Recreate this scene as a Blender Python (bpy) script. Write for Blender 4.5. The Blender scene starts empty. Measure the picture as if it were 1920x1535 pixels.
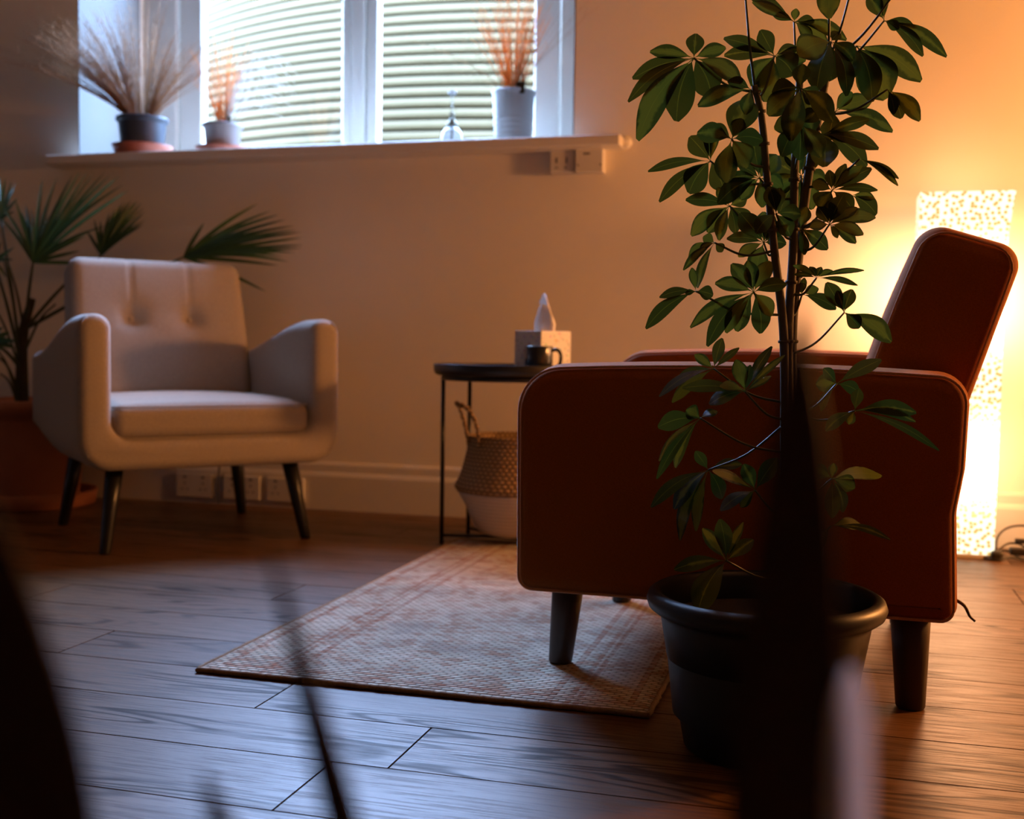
import bpy, bmesh, math, random
from mathutils import Vector, Matrix, Euler

PI = math.pi
scene = bpy.context.scene
COL = scene.collection

# ------------------------------------------------------------------ camera
F_PX, CAM_H = 2146.0, 0.58
ROLL, PITCH, YAW = 0.014, math.atan(116 / 2146.0), math.atan(605 / 2146.0)
FWD = Vector((-math.sin(YAW) * math.cos(PITCH), math.cos(YAW) * math.cos(PITCH), -math.sin(PITCH)))
_r = Vector((math.cos(YAW), math.sin(YAW), 0))
_u = _r.cross(FWD)
RGT = _r * math.cos(ROLL) + _u * math.sin(ROLL)
UPV = _u * math.cos(ROLL) - _r * math.sin(ROLL)
EYE = Vector((0, 0, CAM_H))
cam_d = bpy.data.cameras.new('camera')
cam = bpy.data.objects.new('camera', cam_d)
COL.objects.link(cam)
cam_d.sensor_width = 36.0
cam_d.lens = 36.0 * F_PX / 1920.0
cam_d.clip_start = 0.02
rot = Matrix((RGT, UPV, -FWD)).transposed()
cam.matrix_world = Matrix.Translation(EYE) @ rot.to_4x4()
cam_d.dof.use_dof = True
cam_d.dof.focus_distance = 1.68
cam_d.dof.aperture_fstop = 4.0
scene.camera = cam

# ------------------------------------------------------------------ light, world, exposure
scene.view_settings.view_transform = 'Standard'
scene.view_settings.look = 'None'
scene.view_settings.gamma = 1.0
scene.view_settings.use_curve_mapping = False
scene.view_settings.exposure = 0.38
SKY = 58.0
world = bpy.data.worlds.new('overcast_sky')
scene.world = world
world.use_nodes = True
_bg = world.node_tree.nodes['Background']
_bg.inputs[0].default_value = (0.35, 0.56, 1.0, 1)
_bg.inputs[1].default_value = SKY
pl_d = bpy.data.lights.new('window_daylight_portal', 'AREA')
pl_d.shape = 'RECTANGLE'
pl_d.size, pl_d.size_y = 1.95, 1.72
pl_d.cycles.is_portal = True
pl = bpy.data.objects.new('window_daylight_portal', pl_d)
COL.objects.link(pl)
pl.location = (-1.79, 4.32, 2.09)
pl.rotation_euler = (math.radians(-90), 0, 0)
scene.cycles.max_bounces = 8
scene.cycles.diffuse_bounces = 5
scene.cycles.transparent_max_bounces = 16
scene.cycles.sample_clamp_indirect = 8.0
scene.cycles.caustics_reflective = False
scene.cycles.caustics_refractive = False
LAMP_POWER = 21.0
# unseen warm fill light added on the right to brighten the wall
wl_d = bpy.data.lights.new('added_warm_fill', 'POINT')
wl_d.energy = 150.0
wl_d.color = (1.0, .385, .10)
wl_d.shadow_soft_size = .14
wl = bpy.data.objects.new('added_warm_fill', wl_d)
COL.objects.link(wl)
wl.location = (1.80, 3.0, 1.12)

# ------------------------------------------------------------------ helpers
def ray(x, y):
    return FWD + RGT * ((x - 960) / F_PX) - UPV * ((y - 767.5) / F_PX)

def at(x, y, depth):
    """point seen at (x, y) that lies `depth` metres in front of the lens"""
    return EYE + ray(x, y) * depth

def wire(o, parent=None):
    COL.objects.link(o)
    if parent is not None:
        o.parent = parent
    return o

def obj(name, bm, mat, parent=None, smooth=True, loc=None, rot=None):
    me = bpy.data.meshes.new(name)
    bm.normal_update()
    bm.to_mesh(me)
    bm.free()
    for p in me.polygons:
        p.use_smooth = smooth
    if mat is not None:
        for m in (mat if isinstance(mat, (list, tuple)) else [mat]):
            me.materials.append(m)
    o = bpy.data.objects.new(name, me)
    wire(o, parent)
    if loc: o.location = loc
    if rot: o.rotation_euler = rot
    return o

def thing(name, label, cat, loc=(0, 0, 0), rz=0, group=None):
    o = bpy.data.objects.new(name, None)
    o.empty_display_size = 0.05
    COL.objects.link(o)
    o.location = loc
    o.rotation_euler = (0, 0, rz)
    return tag(o, label, cat, group)

def tag(o, label, cat, group=None):
    o['label'] = label
    o['category'] = cat
    if group: o['group'] = group
    return o

def struct(o):
    o['kind'] = 'structure'
    return o

def box(bm, x0, x1, y0, y1, z0, z1):
    vs = [bm.verts.new((x, y, z)) for z in (z0, z1) for y in (y0, y1) for x in (x0, x1)]
    for f in ((0, 2, 3, 1), (4, 5, 7, 6), (0, 1, 5, 4), (2, 6, 7, 3), (0, 4, 6, 2), (1, 3, 7, 5)):
        bm.faces.new([vs[i] for i in f])
    return vs

def bevel_all(bm, w, seg=2):
    bmesh.ops.bevel(bm, geom=list(bm.edges), offset=w, segments=seg, profile=0.5, affect='EDGES')

def bbox(x0, x1, y0, y1, z0, z1, w=0.003, seg=2):
    bm = bmesh.new()
    box(bm, x0, x1, y0, y1, z0, z1)
    if w: bevel_all(bm, w, seg)
    return bm

def rbox(hx, hy, hz, r, n=10, m=5):
    """soft rounded block centred on the origin; dense enough to be modelled further"""
    def coords(h):
        c = []
        for i in range(m):
            a = i / m
            c.append(-h + r * (1 - math.cos(a * PI / 2)) if False else -h + r * a)
        for i in range(n + 1):
            c.append(-(h - r) + 2 * (h - r) * i / n)
        for i in range(1, m + 1):
            c.append((h - r) + r * i / m)
        return c
    cx, cy, cz = coords(hx), coords(hy), coords(hz)
    N = len(cx)
    bm = bmesh.new()
    cache = {}
    def v(i, j, k):
        key = (i, j, k)
        if key not in cache:
            p = Vector((cx[i], cy[j], cz[k]))
            q = Vector((max(-(hx - r), min(hx - r, p.x)), max(-(hy - r), min(hy - r, p.y)), max(-(hz - r), min(hz - r, p.z))))
            d = p - q
            if d.length > 1e-9:
                big = max(abs(d.x), abs(d.y), abs(d.z))
                t = Vector([math.tan(c / r * PI / 4) for c in d])
                d = t.normalized() * r if t.length > 0 else d
                p = q + d
            cache[key] = bm.verts.new(p)
        return cache[key]
    L = N - 1
    for a in range(L):
        for b in range(L):
            bm.faces.new((v(a, b, 0), v(a, b + 1, 0), v(a + 1, b + 1, 0), v(a + 1, b, 0)))
            bm.faces.new((v(a, b, L), v(a + 1, b, L), v(a + 1, b + 1, L), v(a, b + 1, L)))
            bm.faces.new((v(a, 0, b), v(a + 1, 0, b), v(a + 1, 0, b + 1), v(a, 0, b + 1)))
            bm.faces.new((v(a, L, b), v(a, L, b + 1), v(a + 1, L, b + 1), v(a + 1, L, b)))
            bm.faces.new((v(0, a, b), v(0, a, b + 1), v(0, a + 1, b + 1), v(0, a + 1, b)))
            bm.faces.new((v(L, a, b), v(L, a + 1, b), v(L, a + 1, b + 1), v(L, a, b + 1)))
    return bm

def xf(bm, f):
    for v in bm.verts:
        v.co = f(v.co.copy())
    return bm

def lathe(profile, n=40, cap0=True, cap1=False, bm=None, c=(0, 0, 0)):
    bm = bm or bmesh.new()
    rings = []
    for r, z in profile:
        rings.append([bm.verts.new((c[0] + r * math.cos(2 * PI * i / n), c[1] + r * math.sin(2 * PI * i / n), c[2] + z)) for i in range(n)])
    for a, b in zip(rings, rings[1:]):
        for i in range(n):
            bm.faces.new((a[i], a[(i + 1) % n], b[(i + 1) % n], b[i]))
    if cap0: bm.faces.new(list(reversed(rings[0])))
    if cap1: bm.faces.new(rings[-1])
    return bm

def tube(bm, pts, r, n=8, r1=None, closed=False):
    pts = [Vector(p) for p in pts]
    rings = []
    N = len(pts)
    up = Vector((0.13, 0.21, 0.97))
    for i, p in enumerate(pts):
        if closed:
            t = pts[(i + 1) % N] - pts[i - 1]
        else:
            t = pts[min(i + 1, N - 1)] - pts[max(i - 1, 0)]
        t = t.normalized() if t.length > 0 else Vector((0, 0, 1))
        a = t.cross(up)
        if a.length < 1e-3: a = t.cross(Vector((1, 0, 0)))
        a.normalize(); b = t.cross(a)
        rr = r if r1 is None else r + (r1 - r) * i / max(1, N - 1)
        rings.append([bm.verts.new(p + (a * math.cos(2 * PI * k / n) + b * math.sin(2 * PI * k / n)) * rr) for k in range(n)])
    pairs = list(zip(rings, rings[1:])) + ([(rings[-1], rings[0])] if closed else [])
    for a, b in pairs:
        for k in range(n):
            bm.faces.new((a[k], a[(k + 1) % n], b[(k + 1) % n], b[k]))
    if not closed:
        bm.faces.new(list(reversed(rings[0]))); bm.faces.new(rings[-1])
    return bm

def spline(pts, k=8):
    """Catmull-Rom through the points"""
    P = [Vector(p) for p in pts]
    P = [P[0] * 2 - P[1]] + P + [P[-1] * 2 - P[-2]]
    out = []
    for i in range(1, len(P) - 2):
        for s in range(k):
            t = s / k
            a, b, c, d = P[i - 1], P[i], P[i + 1], P[i + 2]
            out.append(0.5 * ((2 * b) + (c - a) * t + (2 * a - 5 * b + 4 * c - d) * t * t + (3 * b - a - 3 * c + d) * t ** 3))
    out.append(P[-2])
    return out

def round_poly(pts, k=6):
    """pts: (x, y, radius) -> list of (x, y) with rounded corners"""
    out = []
    n = len(pts)
    for i in range(n):
        p = Vector(pts[i][:2]); r = pts[i][2]
        a = (Vector(pts[i - 1][:2]) - p); b = (Vector(pts[(i + 1) % n][:2]) - p)
        la, lb = a.length, b.length
        a.normalize(); b.normalize()
        ang = a.angle(b)
        t = min(r / math.tan(ang / 2), la * .49, lb * .49)
        r2 = t * math.tan(ang / 2)
        if r2 < 1e-5:
            out.append((p.x, p.y)); continue
        c = p + (a + b).normalized() * (r2 / math.sin(ang / 2))
        s = p + a * t - c; e = p + b * t - c
        sa, ea = math.atan2(s.y, s.x), math.atan2(e.y, e.x)
        d = (ea - sa + PI) % (2 * PI) - PI
        for q in range(k + 1):
            th = sa + d * q / k
            out.append((c.x + r2 * math.cos(th), c.y + r2 * math.sin(th)))
    return out

def resample(poly, step):
    out = []
    n = len(poly)
    for i in range(n):
        a, b = Vector(poly[i]), Vector(poly[(i + 1) % n])
        m = max(1, int((b - a).length / step))
        for s in range(m):
            q = a.lerp(b, s / m)
            if not out or (Vector(out[-1]) - q).length > 1e-5:
                out.append((q.x, q.y))
    return out

def offset_poly(poly, d):
    n = len(poly)
    area = sum(poly[i][0] * poly[(i + 1) % n][1] - poly[(i + 1) % n][0] * poly[i][1] for i in range(n))
    s = 1 if area > 0 else -1
    out = []
    for i in range(n):
        p = Vector(poly[i]); a = p - Vector(poly[i - 1]); b = Vector(poly[(i + 1) % n]) - p
        na = Vector((-a.y, a.x)).normalized(); nb = Vector((-b.y, b.x)).normalized()
        m = na + nb
        m = m.normalized() if m.length > 1e-6 else na
        out.append(tuple(p + m * d * s / max(0.4, m.dot(na))))
    return out

def slab(poly, w, r, seg=5, crown=0.0, mid=6):
    """extrude a rounded 2-D profile along local x from -w/2 to w/2, soft rims of radius r.
    profile coordinates are (y, z)."""
    st = []
    for i in range(seg + 1):
        a = i / seg * PI / 2
        st.append((-w / 2 + r * (1 - math.sin(a)) if False else -w / 2 + r - r * math.cos(a), r - r * math.sin(a)))
    for i in range(1, mid):
        x = -w / 2 + r + (w - 2 * r) * i / mid
        st.append((x, -crown * (1 - (2 * i / mid - 1) ** 2)))
    for i in range(seg, -1, -1):
        a = i / seg * PI / 2
        st.append((w / 2 - r + r * math.cos(a), r - r * math.sin(a)))
    bm = bmesh.new()
    rings = []
    for x, ins in st:
        pp = offset_poly(poly, ins) if abs(ins) > 1e-6 else poly
        rings.append([bm.verts.new((x, y, z)) for y, z in pp])
    n = len(poly)
    for a, b in zip(rings, rings[1:]):
        for i in range(n):
            bm.faces.new((a[i], a[(i + 1) % n], b[(i + 1) % n], b[i]))
    bm.faces.new(rings[0]); bm.faces.new(list(reversed(rings[-1])))
    bmesh.ops.recalc_face_normals(bm, faces=bm.faces)
    return bm

# ------------------------------------------------------------------ materials
class NT:
    def __init__(s, name):
        s.m = bpy.data.materials.new(name); s.m.use_nodes = True
        s.t = s.m.node_tree; s.n = s.t.nodes
        s.b = s.n['Principled BSDF']; s.out = s.n['Material Output']
    def new(s, kind, **kw):
        nd = s.n.new(kind)
        for k, v in kw.items():
            if k.startswith('i_'):
                nd.inputs[int(k[2:]) if k[2:].isdigit() else k[2:].replace('_', ' ')].default_value = v
            else:
                setattr(nd, k, v)
        return nd
    def link(s, a, b): s.t.links.new(a, b)
    def math(s, op, a, b=None, c=None):
        nd = s.n.new('ShaderNodeMath'); nd.operation = op
        for i, v in enumerate((a, b, c)):
            if v is None: continue
            if isinstance(v, (int, float)): nd.inputs[i].default_value = v
            else: s.link(v, nd.inputs[i])
        return nd.outputs[0]
    def mix(s, f, a, b, bt='MIX'):
        nd = s.n.new('ShaderNodeMix'); nd.data_type = 'RGBA'; nd.blend_type = bt
        for i, v in ((0, f), (6, a), (7, b)):
            if isinstance(v, (int, float)): nd.inputs[i].default_value = v
            elif isinstance(v, tuple): nd.inputs[i].default_value = v if len(v) == 4 else v + (1,)
            else: s.link(v, nd.inputs[i])
        return nd.outputs[2]
    def noise(s, vec, scale, detail=3, rough=.5, dist=0):
        nd = s.new('ShaderNodeTexNoise')
        nd.inputs['Scale'].default_value = scale; nd.inputs['Detail'].default_value = detail
        nd.inputs['Roughness'].default_value = rough; nd.inputs['Distortion'].default_value = dist
        if vec is not None: s.link(vec, nd.inputs['Vector'])
        return nd
    def ramp(s, f, stops):
        nd = s.n.new('ShaderNodeValToRGB')
        el = nd.color_ramp.elements
        while len(el) < len(stops): el.new(0.5)
        for e, (p, c) in zip(el, stops):
            e.position = p; e.color = (c, c, c, 1) if isinstance(c, (int, float)) else c + (1,)
        s.link(f, nd.inputs[0])
        return nd.outputs[0]
    def obj(s): return s.new('ShaderNodeTexCoord').outputs['Object']
    def map(s, vec, scale=(1, 1, 1), loc=(0, 0, 0)):
        nd = s.new('ShaderNodeMapping'); nd.inputs['Scale'].default_value = scale; nd.inputs['Location'].default_value = loc
        s.link(vec, nd.inputs['Vector']); return nd.outputs[0]
    def bump(s, h, st, dist=.002):
        nd = s.new('ShaderNodeBump'); nd.inputs['Strength'].default_value = st; nd.inputs['Distance'].default_value = dist
        s.link(h, nd.inputs['Height']); s.link(nd.outputs[0], s.b.inputs['Normal']); return nd

def plain(name, col, rough=.6, metal=0, var=.08, scale=30, bump=0.0, spec=None, coat=0):
    t = NT(name)
    o = t.obj()
    nz = t.noise(o, scale)
    dark = tuple(c * (1 - var) for c in col); lite = tuple(min(1, c * (1 + var)) for c in col)
    t.link(t.mix(nz.outputs[0], dark, lite), t.b.inputs['Base Color'])
    t.b.inputs['Roughness'].default_value = rough
    t.b.inputs['Metallic'].default_value = metal
    if spec is not None: t.b.inputs['Specular IOR Level'].default_value = spec
    if coat: t.b.inputs['Coat Weight'].default_value = coat
    if bump: t.bump(t.noise(o, scale * 6).outputs[0], bump)
    return t.m

def fabric(name, col, thread=700, sheen=.3, rough=.9, sheen_tint=(1, 1, 1)):
    t = NT(name)
    o = t.obj()
    a = t.noise(t.map(o, (1, 1, .25)), thread, 2)
    b = t.noise(t.map(o, (.25, .25, 1)), thread, 2)
    w = t.math('MULTIPLY', a.outputs[0], b.outputs[0])
    big = t.noise(o, 5, 2)
    c1 = t.mix(t.ramp(w, [(.1, 0.0), (.45, 1.0)]), tuple(c * .72 for c in col), tuple(min(1, c * 1.12) for c in col))
    c2 = t.mix(t.math('MULTIPLY', big.outputs[0], .2), c1, tuple(c * .8 for c in col))
    t.link(c2, t.b.inputs['Base Color'])
    t.b.inputs['Roughness'].default_value = rough
    t.b.inputs['Sheen Weight'].default_value = sheen
    t.b.inputs['Sheen Roughness'].default_value = .4
    t.b.inputs['Sheen Tint'].default_value = sheen_tint + (1,)
    t.b.inputs['Specular IOR Level'].default_value = .2
    t.bump(w, .35, .0012)
    return t.m

M = {}
M['wall'] = plain('wall_paint', (.82, .75, .64), .85, var=.03, scale=6, bump=.03)
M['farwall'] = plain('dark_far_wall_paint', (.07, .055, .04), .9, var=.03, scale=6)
M['trimw'] = plain('white_gloss_trim', (.72, .67, .60), .45, var=.02)
M['ceil'] = plain('ceiling_paint', (.55, .51, .45), .9, var=.02)
M['upvc'] = plain('white_window_frame', (.64, .61, .55), .35, var=.02)
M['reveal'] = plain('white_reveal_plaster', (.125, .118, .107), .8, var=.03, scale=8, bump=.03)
M['cream'] = fabric('cream_woven_fabric', (.43, .365, .30))
M['rust'] = fabric('rust_velvet', (.33, .085, .008), 900, .4, .85, (1, .42, .14))
M['piping'] = fabric('rust_piping', (.62, .28, .13), 900, .4)
M['blackwood'] = plain('black_lacquered_wood', (.012, .011, .010), .32, var=.2)
M['walnut'] = plain('dark_walnut_leg', (.05, .03, .02), .45, var=.3, scale=20)
M['blackmetal'] = plain('black_powder_coat', (.012, .012, .013), .4, var=.1)
M['terracotta'] = plain('terracotta', (.42, .14, .06), .8, var=.15, scale=12, bump=.05)
M['saucer'] = plain('terracotta_plastic', (.45, .14, .08), .5, var=.05)
M['darkpot'] = plain('charcoal_plastic_pot', (.035, .045, .06), .5, var=.1)
M['greypot'] = plain('grey_plastic_pot', (.20, .18, .17), .5, var=.1)
M['bluepot'] = plain('slate_blue_plastic_pot', (.005, .008, .015), .42, var=.12)
M['soil'] = plain('potting_soil', (.02, .014, .01), .95, var=.4, scale=90, bump=.5)
M['white'] = plain('white_plastic', (.34, .33, .32), .4, var=.02)
M['socket'] = plain('white_socket_plastic', (.70, .66, .6), .4, var=.02)
M['hole'] = plain('dark_slot', (.02, .02, .02), .7)
M['mug'] = plain('charcoal_glazed_ceramic', (.02, .022, .026), .25, var=.2, coat=.3)
M['tissue'] = plain('white_tissue_paper', (.85, .82, .78), .9, var=.03)
M['bark'] = plain('green_brown_bark', (.085, .06, .03), .7, var=.3, scale=60, bump=.3)
M['petiole'] = plain('green_petiole', (.045, .055, .015), .5, var=.2)
M['palmtrunk'] = plain('fibrous_palm_trunk', (.05, .04, .02), .9, var=.5, scale=80, bump=.6)
M['brass'] = plain('dark_brass', (.12, .10, .06), .35, metal=1)
M['cable'] = plain('black_cable', (.03, .025, .02), .5)
M['shelltrim'] = plain('cream_shell_trim', (.8, .75, .65), .4)

# wooden plank floor
t = NT('oak_laminate_planks')
o = t.obj()
at_ = t.new('ShaderNodeAttribute', attribute_name='plank')
rnd = at_.outputs['Fac']
off = t.new('ShaderNodeCombineXYZ')
t.link(t.math('MULTIPLY', rnd, 37.0), off.inputs[0]); t.link(t.math('MULTIPLY', rnd, 11.0), off.inputs[1]); t.link(t.math('MULTIPLY', rnd, 5.0), off.inputs[2])
add = t.new('ShaderNodeVectorMath', operation='ADD'); t.link(o, add.inputs[0]); t.link(off.outputs[0], add.inputs[1])
v = add.outputs[0]
rings_ = t.noise(t.map(v, (.55, 5.0, 1)), 1.6, 2, .45, .3)
lines = t.math('FRACT', t.math('MULTIPLY', rings_.outputs[0], 22.0))
lines = t.ramp(t.math('ABSOLUTE', t.math('SUBTRACT', lines, .5)), [(.0, 1.0), (.12, .8), (.26, 0.0)])
patch = t.ramp(t.noise(t.map(v, (.8, 3.5, 1)), 2.2, 2).outputs[0], [(.47, 0.0), (.60, 1.0)])
cathedral = t.math('MULTIPLY', lines, patch)
fine = t.noise(t.map(v, (3, 90, 1)), 2.6, 4, .65)
finer = t.ramp(fine.outputs[0], [(.48, 0.0), (.60, 1.0)])
tone = t.mix(rnd, (.105, .043, .009), (.155, .066, .015))
c = t.mix(t.math('MULTIPLY', finer, .50), tone, (.060, .032, .016))
c = t.mix(t.math('MULTIPLY', cathedral, .9), c, (.030, .015, .008))
t.link(c, t.b.inputs['Base Color'])
grain = t.math('MAXIMUM', t.math('MULTIPLY', finer, .34), t.math('MULTIPLY', cathedral, .85))
t.link(t.math('MULTIPLY', t.math('SUBTRACT', 1.0, grain), .15), t.b.inputs['Coat Weight'])
t.b.inputs['Coat Roughness'].default_value = .33
t.link(t.math('MULTIPLY', t.math('SUBTRACT', 1.0, t.math('MULTIPLY', grain, .85)), .34), t.b.inputs['Specular IOR Level'])
t.link(t.math('ADD', t.math('MULTIPLY', finer, .12), .40), t.b.inputs['Roughness'])
h = t.math('ADD', t.math('MULTIPLY', finer, -.5), t.math('MULTIPLY', cathedral, -.8))
t.bump(h, .35, .0008)
M['floor'] = t.m
M['groove'] = plain('dark_plank_groove', (.012, .008, .006), .8)

# woven rug
t = NT('faded_woven_rug')
o = t.obj()
sp = t.new('ShaderNodeSeparateXYZ'); t.link(o, sp.inputs[0])
X, Y = sp.outputs[0], sp.outputs[1]
rowf = t.math('MULTIPLY', Y, 1 / .0105)
row = t.math('FLOOR', rowf)
hy = t.math('ABSOLUTE', t.math('SINE', t.math('MULTIPLY', rowf, PI)))
xs = t.math('ADD', t.math('MULTIPLY', X, 1 / .020), t.math('MULTIPLY', t.math('MODULO', row, 2.0), .5))
hx = t.math('ABSOLUTE', t.math('SINE', t.math('MULTIPLY', xs, PI)))
weave = t.math('MULTIPLY', t.math('POWER', hy, .6), t.math('POWER', hx, .5))
cell = t.new('ShaderNodeCombineXYZ'); t.link(t.math('FLOOR', xs), cell.inputs[0]); t.link(row, cell.inputs[1])
wn = t.new('ShaderNodeTexWhiteNoise', noise_dimensions='2D'); t.link(cell.outputs[0], wn.inputs['Vector'])
n1 = t.noise(o, 10, 5, .66)
n2 = t.noise(t.map(o, (1, 1, 1), (4, 2, 0)), 26, 4, .6)
motif = t.math('ADD', t.math('ADD', n1.outputs[0], t.math('MULTIPLY', n2.outputs[0], .55)), t.math('MULTIPLY', wn.outputs[0], .44))
rustf = t.ramp(motif, [(.86, 0.0), (1.02, 1.0)])
rustf = t.ramp(t.math('MULTIPLY', motif, .7), [(.69, 0.0), (.84, 1.0)])
grey = t.ramp(t.math('ADD', t.math('MULTIPLY', t.noise(t.map(o, (1, 1, 1), (9, 9, 0)), 9, 4, .6).outputs[0], .8), t.math('MULTIPLY', wn.outputs[0], .2)), [(.46, 0.0), (.62, 1.0)])
c = t.mix(wn.outputs[0], (.60, .53, .41), (.92, .84, .70))
c = t.mix(t.math('MULTIPLY', grey, .55), c, (.26, .20, .17))
c = t.mix(t.math('MULTIPLY', rustf, .7), c, (.46, .24, .14))
# border bands measured in from the long and short sides (object origin is the rug's near left corner)
dx = t.math('MINIMUM', X, t.math('SUBTRACT', .80, X))
dy = t.math('MINIMUM', Y, t.math('SUBTRACT', 1.46, Y))
dd = t.math('MINIMUM', dx, dy)
band = None
for pos, w in ((.035, .006), (.120, .005), (.135, .004), (.165, .006)):
    q = t.math('LESS_THAN', t.math('ABSOLUTE', t.math('SUBTRACT', dx if pos > .1 else dd, pos)), w)
    band = q if band is None else t.math('MAXIMUM', band, q)
c = t.mix(t.math('MULTIPLY', band, t.math('MULTIPLY', .55, t.math('ADD', .4, wn.outputs[0]))), c, (.42, .17, .10))
c = t.mix(t.math('MULTIPLY', t.math('SUBTRACT', 1.0, weave), .65), c, (.11, .08, .06))
t.link(c, t.b.inputs['Base Color'])
t.b.inputs['Roughness'].default_value = .95
t.b.inputs['Specular IOR Level'].default_value = .1
t.bump(t.math('ADD', weave, t.math('MULTIPLY', wn.outputs[0], .35)), 1.0, .004)
M['rug'] = t.m
M['jute'] = plain('brown_jute_binding', (.30, .19, .11), .95, var=.5, scale=160, bump=.8)

# basket weave
t = NT('seagrass_weave')
o = t.obj()
sp = t.new('ShaderNodeSeparateXYZ'); t.link(o, sp.inputs[0])
ang = t.math('MULTIPLY', t.math('ARCTAN2', sp.outputs[1], sp.outputs[0]), 30 / PI)
rz = t.math('MULTIPLY', sp.outputs[2], 1 / .011)
row = t.math('FLOOR', rz)
a2 = t.math('ADD', ang, t.math('MULTIPLY', t.math('MODULO', row, 2.0), .5))
wv = t.math('MULTIPLY', t.math('ABSOLUTE', t.math('SINE', t.math('MULTIPLY', rz, PI))), t.math('ABSOLUTE', t.math('SINE', t.math('MULTIPLY', a2, PI))))
wv = t.math('POWER', wv, .6)
t.link(t.mix(wv, (.10, .055, .022), (.50, .31, .14)), t.b.inputs['Base Color'])
t.b.inputs['Roughness'].default_value = .8
t.bump(wv, 1.0, .005)
M['seagrass'] = t.m
t = NT('painted_white_weave')
o = t.obj()
sp = t.new('ShaderNodeSeparateXYZ'); t.link(o, sp.inputs[0])
rz = t.math('MULTIPLY', sp.outputs[2], 1 / .011)
wv = t.math('ABSOLUTE', t.math('SINE', t.math('MULTIPLY', rz, PI)))
t.link(t.mix(wv, (.50, .44, .37), (.66, .59, .50)), t.b.inputs['Base Color'])
t.b.inputs['Roughness'].default_value = .8
t.bump(wv, .5, .003)
M['paintweave'] = t.m

# speckled tissue box
t = NT('speckled_white_card')
o = t.obj()
vo = t.new('ShaderNodeTexVoronoi'); vo.inputs['Scale'].default_value = 85; t.link(o, vo.inputs['Vector'])
sp_ = t.math('LESS_THAN', vo.outputs['Distance'], .30)
t.link(t.mix(t.math('MULTIPLY', sp_, .7), (.76, .73, .68), t.mix(.5, vo.outputs['Color'], (.25, .27, .26))), t.b.inputs['Base Color'])
t.b.inputs['Roughness'].default_value = .6
M['speckle'] = t.m

# variegated leaf
def leaf_mat(name, green, lime, amt, gloss=.18):
    t = NT(name)
    uv = t.new('ShaderNodeUVMap').outputs[0]
    o = t.obj()
    sp = t.new('ShaderNodeSeparateXYZ'); t.link(uv, sp.inputs[0])
    cen = t.math('SUBTRACT', 1.0, t.math('MULTIPLY', t.math('ABSOLUTE', t.math('SUBTRACT', sp.outputs[0], .5)), 2.0))
    nz = t.noise(o, 22, 4, .6)
    rn = t.new('ShaderNodeAttribute', attribute_name='leaf_tone').outputs['Fac']
    f = t.math('ADD', t.math('ADD', cen, t.math('MULTIPLY', t.math('SUBTRACT', nz.outputs[0], .5), 1.8)), t.math('MULTIPLY', t.math('SUBTRACT', rn, .6), 1.6))
    f = t.math('MULTIPLY', t.ramp(f, [(.60, 0.0), (.85, 1.0)]), amt)
    base = t.mix(rn, tuple(c * .7 for c in green), tuple(c * 1.3 for c in green))
    c = t.mix(f, base, lime)
    vein = t.math('LESS_THAN', t.math('ABSOLUTE', t.math('SUBTRACT', sp.outputs[0], .5)), .02)
    c = t.mix(t.math('MULTIPLY', vein, .5), c, lime)
    t.link(c, t.b.inputs['Base Color'])
    t.b.inputs['Roughness'].default_value = gloss
    t.b.inputs['Specular IOR Level'].default_value = .5
    tr = t.new('ShaderNodeBsdfTranslucent')
    cc = t.mix(.35, c, lime)
    t.link(cc, tr.inputs[0])
    mx = t.new('ShaderNodeMixShader'); mx.inputs[0].default_value = .20
    t.link(t.b.outputs[0], mx.inputs[1]); t.link(tr.outputs[0], mx.inputs[2])
    t.link(mx.outputs[0], t.out.inputs[0])
    return t.m
M['leaf'] = leaf_mat('variegated_glossy_leaf', (.006, .020, .0045), (.20, .23, .020), .70)
M['palm'] = leaf_mat('palm_blade_green', (.03, .085, .035), (.07, .16, .05), .3, .4)
def drygrass(name, col, k):
    t = NT(name)
    nz = t.noise(t.obj(), 40)
    c = t.mix(nz.outputs[0], tuple(q * .7 for q in col), tuple(min(1, q * 1.25) for q in col))
    t.link(c, t.b.inputs['Base Color']); t.b.inputs['Roughness'].default_value = .8
    tr = t.new('ShaderNodeBsdfTranslucent'); t.link(c, tr.inputs[0])
    mx = t.new('ShaderNodeMixShader'); mx.inputs[0].default_value = k
    t.link(t.b.outputs[0], mx.inputs[1]); t.link(tr.outputs[0], mx.inputs[2]); t.link(mx.outputs[0], t.out.inputs[0])
    return t.m
M['straw'] = drygrass('dried_brown_grass', (.46, .26, .13), .4)
M['amber'] = drygrass('amber_dry_grass', (.90, .36, .09), .5)
M['silvergrass'] = plain('pale_silvery_grass', (.75, .72, .66), .6, var=.2)
M['snake'] = plain('dark_bronze_leaf', (.026, .013, .011), .65, var=.25, scale=14)
t = NT('window_lit_leaf')  # window light on this leaf is put into its pale colour
t.b.inputs['Base Color'].default_value = (.85, .85, .88, 1); t.b.inputs['Roughness'].default_value = .35
tr = t.new('ShaderNodeBsdfTranslucent'); tr.inputs[0].default_value = (.9, .9, .92, 1)
mx = t.new('ShaderNodeMixShader'); mx.inputs[0].default_value = .5
t.link(t.b.outputs[0], mx.inputs[1]); t.link(tr.outputs[0], mx.inputs[2]); t.link(mx.outputs[0], t.out.inputs[0])
M['snakelit'] = t.m

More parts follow.
